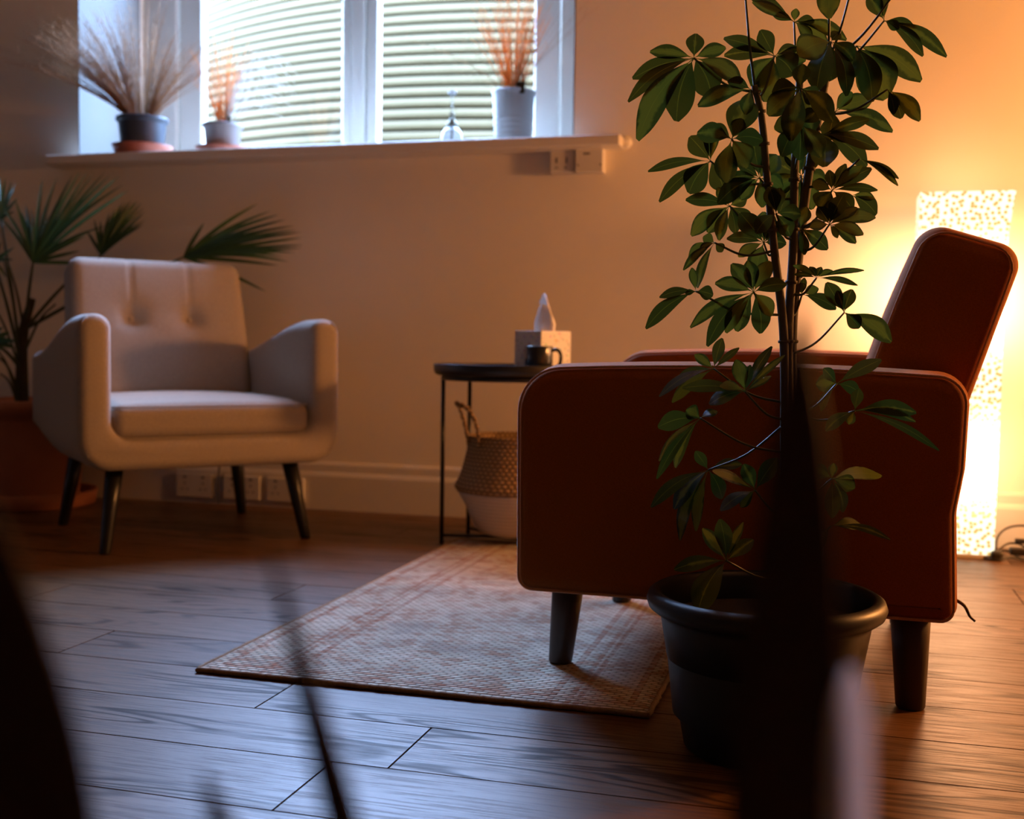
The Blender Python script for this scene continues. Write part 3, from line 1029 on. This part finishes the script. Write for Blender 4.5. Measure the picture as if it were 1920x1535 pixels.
for cx, lb in ((-2.232, 'white double socket on the skirting under the cream armchair, nearest the terracotta pot'), (-2.040, 'white double socket beside a black cord on the skirting, under the cream armchair'), (-1.868, 'white double socket on the skirting, by the right legs of the cream armchair')):
    s_ = socket(lb, (cx, WY - .018, .064), .146, .086, .012, pins(-.037, -.004) + pins(.037, -.004) + [(-.037, .030, .012, .006), (.037, .030, .012, .006)])
    socks.append(s_)
bm = bmesh.new()
tube(bm, spline([(-2.132, 3.672, .004), (-2.132, 3.668, .06), (-2.130, 3.67, .11), (-2.122, 3.66, .14), (-2.11, 3.64, .17), (-2.10, 3.685, .20)], 8), .0032, 8)
obj('power_cord', xf(bm, lambda p: p - socks[1].location), M['cable'], socks[1])

# ------------------------------------------------------------------ things on the sill
SZ = 1.258
def grass(bm, c, n, h, spread, bend, rng, r=.0008, ell=.5, az=None):
    for i in range(n):
        a = rng.uniform(0, 2 * PI) if az is None else math.radians(rng.gauss(*az))
        s = spread * rng.random() ** .7
        hh = h * rng.uniform(.6, 1.08)
        dx, dy = math.cos(a) * s, math.sin(a) * s * ell
        b0 = Vector(c) + Vector((math.cos(a) * .022 * rng.random(), math.sin(a) * .022 * rng.random(), 0))
        bb = bend * rng.uniform(.5, 1.5)
        pts = []
        for k in range(9):
            t = k / 8
            w = Vector((rng.uniform(-1, 1), rng.uniform(-1, 1), 0)) * .0018 * t
            pts.append(b0 + Vector((dx * (t + bb * t * t), dy * (t + bb * t * t), hh * (t - .28 * s / max(spread, .01) * t * t))) + w)
        tube(bm, pts, r, 3, r1=r * .4)
        if rng.random() < .6:
            for q in range(4):
                p = pts[4 + q]
                tube(bm, [p, p + Vector((rng.uniform(-.012, .012), rng.uniform(-.01, .01), rng.uniform(.008, .03)))], r * .7, 3, r1=r * .3)

rg_ = random.Random(11)
p1 = thing('potted_grass', 'charcoal pot of brown wispy dried grass on a terracotta saucer, left on the sill', 'potted plant', (-2.462, 3.702, SZ), 0, None)
obj('saucer', lathe([(.0001, 0), (.094, 0), (.104, .030), (.108, .038), (.104, .038), (.098, .028), (.092, .006), (.0001, .006)], 44, False), M['saucer'], p1)
obj('pot', lathe([(.0001, .007), (.070, .007), (.074, .02), (.084, .115), (.086, .122), (.093, .124), (.094, .136), (.091, .139), (.087, .137), (.082, .12), (.074, .02)], 44, False), M['darkpot'], p1)
obj('soil', lathe([(.0001, .122), (.085, .118)], 30, False), M['soil'], p1)
bm = bmesh.new()
grass(bm, (-.012, -.01, .12), 210, .42, .36, .35, rg_, .0014, .60, (214, 17))
grass(bm, (.012, 0, .12), 85, .34, .24, .35, rg_, .0013, .35, (5, 30))
grass(bm, (0, 0, .12), 60, .52, .12, .2, rg_, .0012, .5)
b = obj('grass_blades', bm, M['straw'], p1); b['kind'] = 'stuff'

p2 = thing('potted_grass', 'small grey pot of amber dried grass on a saucer, beside the charcoal pot', 'potted plant', (-2.158, 3.745, SZ))
obj('saucer', lathe([(.0001, 0), (.082, 0), (.094, .022), (.098, .028), (.094, .028), (.088, .02), (.08, .006), (.0001, .006)], 44, False), M['saucer'], p2)
obj('pot', lathe([(.0001, .007), (.055, .007), (.060, .03), (.066, .098), (.072, .100), (.073, .110), (.070, .113), (.067, .111), (.064, .098), (.056, .02)], 44, False), M['greypot'], p2)
obj('soil', lathe([(.0001, .098), (.066, .095)], 30, False), M['soil'], p2)
bm = bmesh.new(); grass(bm, (0, 0, .10), 60, .36, .10, .2, rg_, .0014, .6)
b = obj('grass_blades', bm, M['amber'], p2); b['kind'] = 'stuff'
bm = bmesh.new()
for i in range(46):
    a = rg_.uniform(-.5, 1.1); s = rg_.uniform(.10, .30); hh = rg_.uniform(.05, .24)
    pts = [Vector((0, 0, .10)) + Vector((s * t * 1.0, .05 * math.sin(a * 5) * t, hh * math.sin(PI * min(1, t * .75)) * 1.1)) for t in [k / 9 for k in range(10)]]
    tube(bm, pts, .0009, 3, r1=.0004)
b = obj('arching_stems', bm, M['silvergrass'], p2); b['kind'] = 'stuff'; b['label'] = 'pale silvery arching stems'
bm = bbox(.038, .048, -.03, -.028, .10, .135, .0); obj('plant_tag', bm, M['brass'], p2, smooth=False)

p3 = thing('potted_grass', 'tall ribbed white pot of bright amber grass at the right end of the sill', 'potted plant', (-1.098, 3.86, SZ))
prof = [(.0001, 0), (.060, 0), (.062, .005)]
for i in range(40):
    z = .01 + i * .0046
    prof.append((.0625 + .0105 * (z / .2) + (.0012 * math.sin(i * 1.57) if z < .12 else 0), z))
prof += [(.0755, .198), (.0765, .204), (.0745, .206), (.0725, .202), (.062, .03)]
obj('pot', lathe(prof, 56, False), M['white'], p3)
obj('soil', lathe([(.0001, .188), (.072, .184)], 30, False), M['soil'], p3)
bm = bmesh.new(); grass(bm, (0, 0, .185), 120, .44, .135, .15, rg_, .0014, .7)
b = obj('grass_blades', bm, M['amber'], p3); b['kind'] = 'stuff'
bm = bmesh.new(); grass(bm, (0, 0, .185), 22, .36, .34, .5, rg_, .0006, .85, (-48, 16)); grass(bm, (0, 0, .185), 18, .30, .30, .5, rg_, .0006, .3, (190, 20))
b = obj('fine_stems', bm, M['straw'], p3); b['kind'] = 'stuff'
obj('plant_tag', bbox(.026, .056, -.062, -.060, .185, .225, .0), M['brass'], p3, smooth=False)

ms = thing('mister_bottle', 'small clear glass plant mister with a metal pump on the sill', 'bottle', (-1.327, 3.875, SZ))
obj('glass_body', lathe([(.0001, 0), (.036, 0), (.039, .006), (.0395, .055), (.036, .075), (.025, .09), (.015, .097), (.014, .104)], 40, False), M['bottle'], ms)
obj('collar', lathe([(.0001, .10), (.020, .10), (.0205, .108), (.014, .112), (.013, .12), (.007, .124), (.006, .146), (.0001, .147)], 30, False), M['brass'], ms)
bm = lathe([(.0028, .02), (.0028, .214)], 12, True, True); obj('pump_rod', bm, M['brass'], ms)
bm = lathe([(.0001, .212), (.014, .212), (.015, .216), (.014, .221), (.0001, .222)], 24, False); obj('pump_knob', bm, M['white'], ms)
bm = bmesh.new(); tube(bm, [(0, 0, .138), (.0, -.018, .141)], .004, 8); tube(bm, [(-.010, 0, .138), (.010, 0, .138)], .0045, 8); obj('nozzle', bm, M['brass'], ms)

# ------------------------------------------------------------------ blades and leaves
def leaf_layer(bm):
    return bm.loops.layers.uv.new('UVMap'), bm.verts.layers.float.new('leaf_tone')

def blade(bm, lay, a, b, w, nrm, bow, rng, stalk=.10, n=9, shape='ob', fold=.12):
    """leaf from a to b, width w, facing nrm, arched by bow (fraction of length)"""
    uvl, tl = lay
    d = b - a; Ln = d.length; d.normalize()
    side = d.cross(nrm).normalized(); nn = side.cross(d).normalized()
    tone = rng.random()
    up = Vector((0, 0, 1)); up = (up - d * up.dot(d))
    up = up.normalized() if up.length > .1 else nn
    rows_ = []
    for i in range(n + 1):
        t = i / n
        c = a + d * Ln * t + up * bow * Ln * math.sin(PI * t) - nn * 0.04 * Ln * t * t
        if shape == 'ob':
            s = (t - stalk) / (1 - stalk)
            ww = .035 if s <= 0 else max(.03, math.sin(PI * min(1, s ** 1.30)) ** .72)
            if i == n: ww = .16
        else:
            ww = max(.03, math.sin(PI * min(1, .08 + .92 * t)) ** .6 * (1 - .3 * t))
        hw_ = w / 2 * ww
        rowv = []
        for k in (-1, -.5, 0, .5, 1):
            p = c + side * hw_ * k + nn * (abs(k) * fold * hw_ - .06 * hw_ * (k * k)) 
            v = bm.verts.new(p); v[tl] = tone
            rowv.append((v, (k * .5 + .5, t)))
        rows_.append(rowv)
    for r0_, r1_ in zip(rows_, rows_[1:]):
        for k in range(4):
            q = (r0_[k], r0_[k + 1], r1_[k + 1], r1_[k])
            f = bm.faces.new([x[0] for x in q])
            for lp_, x in zip(f.loops, q): lp_[uvl].uv = x[1]

# ---- umbrella plant (schefflera)
PC = Vector((-.0895, 1.69, 0))
sch = thing('potted_plant', 'tall umbrella plant with variegated leaves in a dark blue pot, before the rust armchair', 'potted plant', PC)
def loc(p): return p - PC
prof = [(.0001, 0), (.108, 0), (.113, .004), (.118, .03), (.126, .085), (.133, .130), (.140, .132), (.150, .190), (.153, .198),
        (.160, .200), (.168, .206), (.1715, .216), (.168, .226), (.160, .231), (.153, .229), (.149, .222), (.146, .19), (.13, .05)]
obj('pot', lathe(prof, 72, False), M['bluepot'], sch)
obj('soil', lathe([(.0001, .196), (.146, .188)], 40, False), M['soil'], sch)
D0 = 1.645
stemA = [(1478, 1110, 1.655), (1472, 900, 1.65), (1470, 640, 1.645), (1452, 470, 1.64), (1438, 330, 1.64), (1428, 220, 1.635), (1414, 160, 1.63)]
stemB = [(1490, 1110, 1.66), (1482, 880, 1.65), (1478, 640, 1.65), (1487, 470, 1.655), (1490, 320, 1.66), (1497, 200, 1.66), (1500, 120, 1.66)]
stemC = [(1500, 1110, 1.675), (1490, 860, 1.67), (1484, 640, 1.665), (1500, 450, 1.67), (1520, 300, 1.675), (1540, 190, 1.675), (1556, 100, 1.67)]
stems = []
for st_, r0, r1 in ((stemA, .0075, .0045), (stemB, .0080, .0050), (stemC, .0085, .0060)):
    pts = spline([loc(at(*p)) for p in st_], 8)
    bm = bmesh.new()
    tube(bm, pts, r0, 10, r1=r1)
    for i in range(6, len(pts) - 2, 5):       # leaf scars
        tube(bm, [pts[i] - (pts[i + 1] - pts[i]).normalized() * .002, pts[i] + (pts[i + 1] - pts[i]).normalized() * .002], r0 * 1.22 - .002 * i / len(pts), 10)
    obj('stem', bm, M['bark'], sch)
    stems.append(pts)
C_ = [  # hub, stem index, y of attachment, leaf tips (x, y, width)
 ((1301, 109), 0, 178, [(1219, 96, 24), (1186, 146, 28), (1178, 188, 24), (1199, 262, 46), (1268, 226, 52), (1334, 182, 50), (1305, 62, 30), (1361, 90, 24), (1391, 153, 36)]),
 ((1452, 105), 0, 190, [(1357, 72, 24), (1358, 102, 28), (1426, 56, 30), (1497, 88, 22), (1411, 163, 44), (1487, 140, 46), (1434, 190, 44), (1512, 112, 30)]),
 ((1489, 41), 1, 165, [(1412, 2, 24), (1450, 29, 15), (1493, 16, 15), (1527, 40, 18), (1587, 74, 24), (1552, 80, 22), (1520, 78, 20), (1398, -16, 22)]),
 ((1558, 78), 2, 150, [(1497, 102, 56), (1600, 112, 30), (1589, 178, 30), (1530, 168, 46), (1558, 150, 34), (1575, 60, 20)]),
 ((1606, 86), 2, 150, [(1728, 152, 40), (1661, 186, 70), (1634, 190, 40), (1595, 148, 34)]),
 ((1658, 39), 2, 120, [(1627, -10, 26), (1777, 105, 26), (1731, 105, 22), (1686, 54, 18), (1716, 50, 16), (1650, -25, 20)]),
 ((1664, 168), 2, 210, [(1724, 226, 26), (1690, 222, 28), (1676, 214, 18)]),
 ((1566, 209), 2, 250, [(1676, 245, 30), (1636, 186, 32), (1598, 172, 22), (1555, 262, 34)]),
 ((1544, 252), 2, 300, [(1630, 224, 22), (1648, 277, 28), (1626, 312, 34), (1546, 312, 46), (1484, 256, 26), (1600, 262, 20)]),
 ((1560, 357), 2, 420, [(1523, 344, 22), (1537, 392, 40), (1635, 314, 24), (1646, 356, 15), (1586, 306, 18), (1617, 310, 22), (1600, 395, 26), (1555, 318, 18)]),
 ((1596, 366), 2, 420, [(1644, 402, 30), (1640, 372, 16)]),
 ((1612, 298), 2, 350, [(1685, 334, 12), (1683, 348, 12)]),
 ((1555, 421), 2, 480, [(1519, 425, 22), (1533, 388, 22), (1581, 366, 28), (1608, 388, 20), (1643, 405, 28), (1620, 438, 24), (1606, 456, 20), (1571, 446, 12), (1560, 372, 24)]),
 ((1500, 428), 2, 480, [(1553, 467, 28), (1509, 477, 18), (1512, 388, 24), (1470, 436, 22)]),
 ((1531, 521), 1, 545, [(1488, 498, 11), (1489, 514, 9), (1518, 500, 12), (1562, 507, 11), (1622, 506, 10), (1609, 534, 11), (1540, 500, 12)]),
 ((1504, 552), 1, 600, [(1497, 530, 20), (1569, 578, 26), (1535, 540, 18), (1508, 520, 12)]),
 ((1583, 586), 1, 655, [(1550, 530, 28), (1597, 542, 26), (1612, 615, 26), (1672, 642, 34), (1570, 545, 18)]),
 ((1332, 302), 0, 340, [(1216, 320, 18), (1236, 377, 24), (1292, 362, 44), (1293, 256, 36), (1357, 358, 40), (1326, 246, 18), (1345, 240, 16)]),
 ((1372, 261), 0, 320, [(1405, 183, 54), (1308, 250, 34), (1361, 342, 38), (1400, 314, 40), (1431, 262, 30), (1330, 236, 28), (1392, 222, 26)]),
 ((1408, 168), 0, 215, [(1310, 198, 28), (1365, 152, 20), (1398, 214, 24)]),
 ((1424, 334), 1, 380, [(1409, 254, 32), (1361, 339, 20), (1347, 381, 34), (1389, 374, 26), (1458, 290, 40), (1468, 352, 30), (1430, 388, 26), (1385, 310, 18)]),
 ((1368, 386), 0, 430, [(1287, 374, 24), (1296, 441, 30), (1327, 436, 30), (1348, 450, 22), (1379, 438, 22), (1400, 372, 24), (1345, 352, 20), (1410, 420, 24)]),
 ((1432, 455), 0, 475, [(1363, 446, 22), (1384, 480, 22), (1418, 514, 36), (1388, 400, 36), (1474, 456, 26), (1432, 396, 30), (1470, 415, 28), (1452, 405, 24)]),
 ((1340, 455), 0, 470, [(1292, 484, 22), (1282, 505, 14), (1355, 472, 16), (1318, 444, 18), (1307, 538, 16), (1312, 468, 12)]),
 ((1305, 546), 0, 600, [(1236, 556, 18), (1211, 615, 24), (1297, 502, 15), (1337, 553, 24), (1285, 550, 10)]),
 ((1413, 548), 0, 590, [(1372, 495, 28), (1403, 488, 28), (1445, 489, 28), (1342, 530, 26), (1474, 532, 26), (1295, 613, 22), (1326, 648, 28), (1361, 623, 26), (1381, 621, 32), (1427, 625, 32), (1447, 592, 26)]),
 ((1338, 691), 1, 760, [(1303, 664, 22), (1353, 634, 24), (1385, 651, 15), (1235, 740, 24), (1259, 752, 26), (1268, 710, 20)]),
 ((1397, 734), 1, 800, [(1280, 725, 24), (1380, 674, 26), (1445, 648, 24), (1470, 664, 15), (1445, 703, 18), (1330, 756, 30), (1406, 684, 18), (1350, 722, 26)]),
 ((1313, 784), 1, 850, [(1234, 800, 32), (1287, 768, 28), (1233, 862, 22), (1264, 876, 24), (1231, 896, 18), (1345, 770, 20)]),
 ((1328, 881), 1, 780, [(1220, 948, 26), (1262, 952, 40), (1272, 1012, 26), (1303, 994, 22), (1304, 846, 20), (1391, 869, 26), (1355, 935, 30)]),
 ((1416, 919), 1, 960, [(1338, 880, 30), (1456, 858, 34), (1350, 955, 30), (1388, 950, 24), (1395, 870, 26)]),
 ((1362, 1051), 1, 1090, [(1264, 1066, 26), (1306, 1148, 48), (1319, 990, 30), (1392, 978, 18), (1350, 974, 28), (1412, 1010, 28)]),
 ((1569, 719), 2, 770, [(1653, 672, 26), (1530, 720, 30), (1613, 736, 24), (1538, 770, 20), (1545, 690, 22)]),
 ((1603, 770), 2, 775, [(1720, 772, 28), (1719, 789, 18), (1764, 842, 16), (1591, 795, 18), (1548, 806, 24), (1611, 728, 20)]),
 ((1560, 897), 2, 930, [(1654, 888, 40), (1603, 915, 30), (1561, 970, 26), (1563, 868, 15), (1582, 960, 22), (1520, 880, 26)]),
 ((1558, 986), 2, 1020, [(1617, 984, 26), (1670, 1010, 14), (1530, 1030, 24)]),
 ((1500, 165), 2, 260, [(1440, 215, 38), (1482, 262, 40), (1522, 250, 40), (1560, 228, 36), (1448, 175, 34), (1532, 190, 36), (1505, 120, 30)]),
 ((1502, 330), 2, 400, [(1442, 300, 34), (1462, 400, 36), (1524, 392, 36), (1550, 342, 32), (1482, 272, 34), (1450, 360, 34), (1530, 290, 30), (1496, 402, 34)]),
 ((1455, 400), 1, 450, [(1418, 436, 28), (1482, 442, 30), (1502, 402, 28), (1442, 350, 30), (1462, 352, 24)]),
 ((1502, 232), 1, 310, [(1466, 292, 34), (1540, 294, 34), (1452, 240, 30), (1534, 206, 30), (1500, 300, 32)]),
 ((1556, -60), 2, 100, [(1554, 34, 40), (1490, -40, 30), (1620, -30, 30), (1520, -90, 30), (1590, -90, 30)]),
 ((1601, -40), 2, 100, [(1640, -70, 24), (1570, -80, 24)]),
 ((1690, -30), 2, 110, [(1740, -60, 26), (1700, -90, 26), (1660, -80, 24)]),
 ((1396, -30), 0, 170, [(1340, -50, 26), (1400, -90, 26), (1440, -60, 26)]),
]
lr = random.Random(21)
for (hx_, hy_), si, ya, tips in C_:
    dep = D0 + lr.uniform(-.055, .035)
    hub = loc(at(hx_, hy_, dep))
    # nearest point of the stem to the attachment height
    tgt = loc(at(stems and (stemA, stemB, stemC)[si][2][0], ya, D0))
    best = min(stems[si], key=lambda p: abs(p.z - tgt.z))
    bm = bmesh.new(); lay = leaf_layer(bm)
    for tx, ty, w in tips:
        dl = math.hypot(tx - hx_, ty - hy_)
        td = dep + lr.uniform(-.35, .2) * min(dl, 90) / 1300
        td = max(1.56, min(1.70, td))
        tip = loc(at(tx, ty, td))
        view = (-ray(tx, ty)).normalized()
        nrm = (view + UPV * lr.uniform(-.15, .50) + RGT * lr.uniform(-.4, .4)).normalized() if hy_ < 640 else (view + UPV * lr.uniform(.0, 1.3) + RGT * lr.uniform(-.9, .2)).normalized()
        st0 = .11 if w < 40 else .07
        blade(bm, lay, hub, tip, w / 1290 * 1.12, nrm, (.07 if ty > hy_ - 25 else .02) + lr.uniform(-.02, .03), lr, st0, 14, 'ob', .08)
    cl_ = obj('leaf_cluster', bm, M['leaf'], sch)
    bm = bmesh.new()
    midp = best.lerp(hub, .5) + Vector((0, 0, -.012))
    tube(bm, spline([best, midp, hub], 6), .0021, 6, r1=.0014)
    obj('leaf_stalk', bm, M['petiole'], cl_)

# ---- fan palm
PPC = Vector((-2.735, 3.43, 0))
pm = thing('potted_palm', 'fan palm in a large terracotta pot in the corner left of the cream armchair', 'potted plant', PPC)
obj('saucer', lathe([(.0001, 0), (.195, 0), (.214, .006), (.222, .052), (.218, .056), (.211, .052), (.205, .012), (.0001, .010)], 60, False), M['terracotta'], pm)
obj('pot', lathe([(.0001, .012), (.150, .012), (.158, .03), (.190, .30), (.194, .325), (.205, .326), (.208, .370), (.203, .376), (.192, .374), (.184, .33), (.16, .05)], 60, False), M['terracotta'], pm)
obj('soil', lathe([(.0001, .345), (.188, .338)], 30, False), M['soil'], pm)
pl_ = random.Random(8)
DP = 4.02
def ploc(x, y, d): return at(x, y, d) - PPC
tr0 = ploc(42, 775, 4.04); tr1 = ploc(42, 640, 4.02); tr2 = ploc(60, 560, 4.00)
bm = bmesh.new(); tube(bm, spline([tr0 + Vector((0, 0, -.05)), tr1, tr2], 8), .024, 10, r1=.013)
obj('trunk', bm, M['palmtrunk'], pm)
FANS = [  # hub, depth, petiole base, list of (tip x, tip y), blade width px
 ((62, 492), 3.92, (50, 640), [(-6, 400), (2, 382), (10, 420), (26, 372), (38, 395), (48, 380), (60, 392), (70, 400), (82, 330), (92, 400), (108, 330), (120, 404), (134, 326), (150, 322), (166, 320), (180, 322), (196, 322), (206, 328), (222, 332), (232, 346), (240, 360), (196, 420), (182, 430), (160, 444), (150, 470), (202, 500)], 8),
 ((190, 478), 4.08, (70, 600), [(162, 432), (176, 412), (188, 412), (206, 396), (216, 392), (226, 384), (232, 380), (240, 376), (248, 374), (254, 374), (260, 376), (266, 380), (270, 388), (272, 398), (272, 412), (268, 420)], 8),
 ((345, 482), 3.92, (70, 640), [(384, 416), (484, 382), (506, 392), (520, 404), (532, 412), (548, 420), (556, 428), (562, 436), (566, 446), (566, 456), (562, 462), (552, 470), (540, 490), (522, 500), (498, 548), (530, 478)], 9),
 ((2, 412), 3.98, (40, 660), [(-30, 340), (-14, 336), (0, 330), (10, 334), (22, 338), (30, 344), (34, 370), (-40, 380), (-34, 420), (26, 396)], 7),
 ((-10, 492), 3.9, (30, 700), [(-40, 430), (-20, 452), (2, 450), (14, 470), (28, 462), (24, 486), (12, 520), (-30, 540)], 7),
 ((-26, 640), 3.85, (35, 740), [(-10, 600), (6, 612), (20, 622), (30, 640), (28, 652), (8, 655), (-12, 668)], 14),
]
for (hx_, hy_), dep, (bx_, by_), tips, wpx in FANS:
    hub = ploc(hx_, hy_, dep)
    base_ = tr1.lerp(tr2, .3) if by_ < 650 else tr1.lerp(tr0, .4)
    bm = bmesh.new(); lay = leaf_layer(bm)
    for tx, ty in tips:
        tip = ploc(tx, ty, dep + pl_.uniform(-.10, .10))
        view = (-ray(tx, ty)).normalized()
        nrm = (view + UPV * pl_.uniform(-.5, .6) + RGT * pl_.uniform(-.4, .4)).normalized()
        blade(bm, lay, hub, tip, wpx / 535, nrm, pl_.uniform(.0, .05), pl_, .02, 8, 'lance', .5)
    fr = obj('frond', bm, M['palm'], pm)
    bm = bmesh.new(); tube(bm, spline([base_, base_.lerp(hub, .5) + Vector((0, 0, .02)), hub], 6), .007, 6, r1=.004)
    obj('leaf_stalk', bm, M['petiole'], fr)
for a_, b_ in (((36, 765), (0, 700)), ((36, 750), (-10, 650)), ((38, 740), (-10, 665)), ((40, 700), (-20, 560)), ((44, 690), (6, 480)), ((46, 660), (104, 570)), ((48, 640), (18, 500))):
    p, q = ploc(*a_, 4.02), ploc(*b_, 3.97)
    bm = bmesh.new()
    tube(bm, spline([p, p.lerp(q, .5) + Vector((0, 0, .03)), q], 6), .0055, 6, r1=.003)
    obj('bare_stalk', bm, M['petiole'], pm)

# ---- dark pointed leaves close to the lens
SPC = Vector((-.07, .31, 0))
sp_t = thing('snake_plant', 'out of focus plant with dark pointed leaves close in front of the camera', 'potted plant', SPC)
obj('pot', lathe([(.0001, 0), (.085, 0), (.09, .005), (.115, .15), (.120, .155), (.120, .17), (.114, .172), (.108, .16), (.09, .02)], 40, False), M['terracotta'], sp_t)
obj('soil', lathe([(.0001, .15), (.108, .146)], 30, False), M['soil'], sp_t)
def sword(pts, mat, thick=.004):
    """pts: (x px, y px, depth, width m) from tip to base; a solid thickish leaf that runs on down into the pot"""
    P = [(at(x, y, d) - SPC, w) for x, y, d, w in pts]
    last, lw = P[-1]
    root = Vector((max(-.07, min(.07, last.x * .35)), max(-.05, min(.05, last.y)), .148))
    prev = P[-2][0]; ext = last + (last - prev).normalized() * .06
    P.append((ext, lw)); P.append((ext.lerp(root, .5), lw * .9)); P.append((root, lw * .5))
    ctr = spline([p for p, w in P], 8)
    ws = spline([Vector((w, 0, 0)) for p, w in P], 8)
    bm = bmesh.new(); rings = []
    for i, c in enumerate(ctr):
        t_ = (ctr[min(i + 1, len(ctr) - 1)] - ctr[max(i - 1, 0)]).normalized()
        side = t_.cross(FWD).normalized(); nn = side.cross(t_)
        w = max(.0004, ws[i].x / 2)
        th = min(thick / 2, w * .5)
        ring = []
        for k in range(10):
            a = 2 * PI * k / 10
            x = math.cos(a)
            ring.append(bm.verts.new(c + side * w * x + nn * (th * math.sin(a) + .12 * w * (1 - x * x))))
        rings.append(ring)
    for a, b in zip(rings, rings[1:]):
        for k in range(10): bm.faces.new((a[k], a[(k + 1) % 10], b[(k + 1) % 10], b[k]))
    bm.faces.new(rings[0]); bm.faces.new(rings[-1])
    bmesh.ops.recalc_face_normals(bm, faces=bm.faces)
    return obj('leaf', bm, mat, sp_t)
px = .30 / F_PX
sword([(1500, 590, .30, .001), (1500, 700, .30, 60 * px), (1498, 880, .30, 120 * px), (1490, 1100, .30, 165 * px), (1480, 1400, .30, 215 * px), (1475, 1640, .30, 230 * px)], M['snake'])
o = sword([(1597, 1255, .30, 24 * px), (1592, 1330, .30, 78 * px), (1590, 1450, .30, 92 * px), (1588, 1640, .30, 96 * px)], M['snakelit'])
o['label'] = 'rounded leaf coloured pale grey for window light'
sword([(500, 1020, .30, .001), (535, 1130, .30, 26 * px), (568, 1260, .30, 46 * px), (606, 1400, .30, 60 * px), (660, 1600, .30, 72 * px)], M['snake'])
sword([(380, 1440, .30, .001), (398, 1495, .30, 34 * px), (440, 1620, .30, 60 * px)], M['snake'])
sword([(-60, 860, .28, .001), (-30, 1010, .28, 90 * px), (10, 1200, .28, 150 * px), (50, 1400, .28, 190 * px), (80, 1620, .28, 210 * px)], M['snake'])
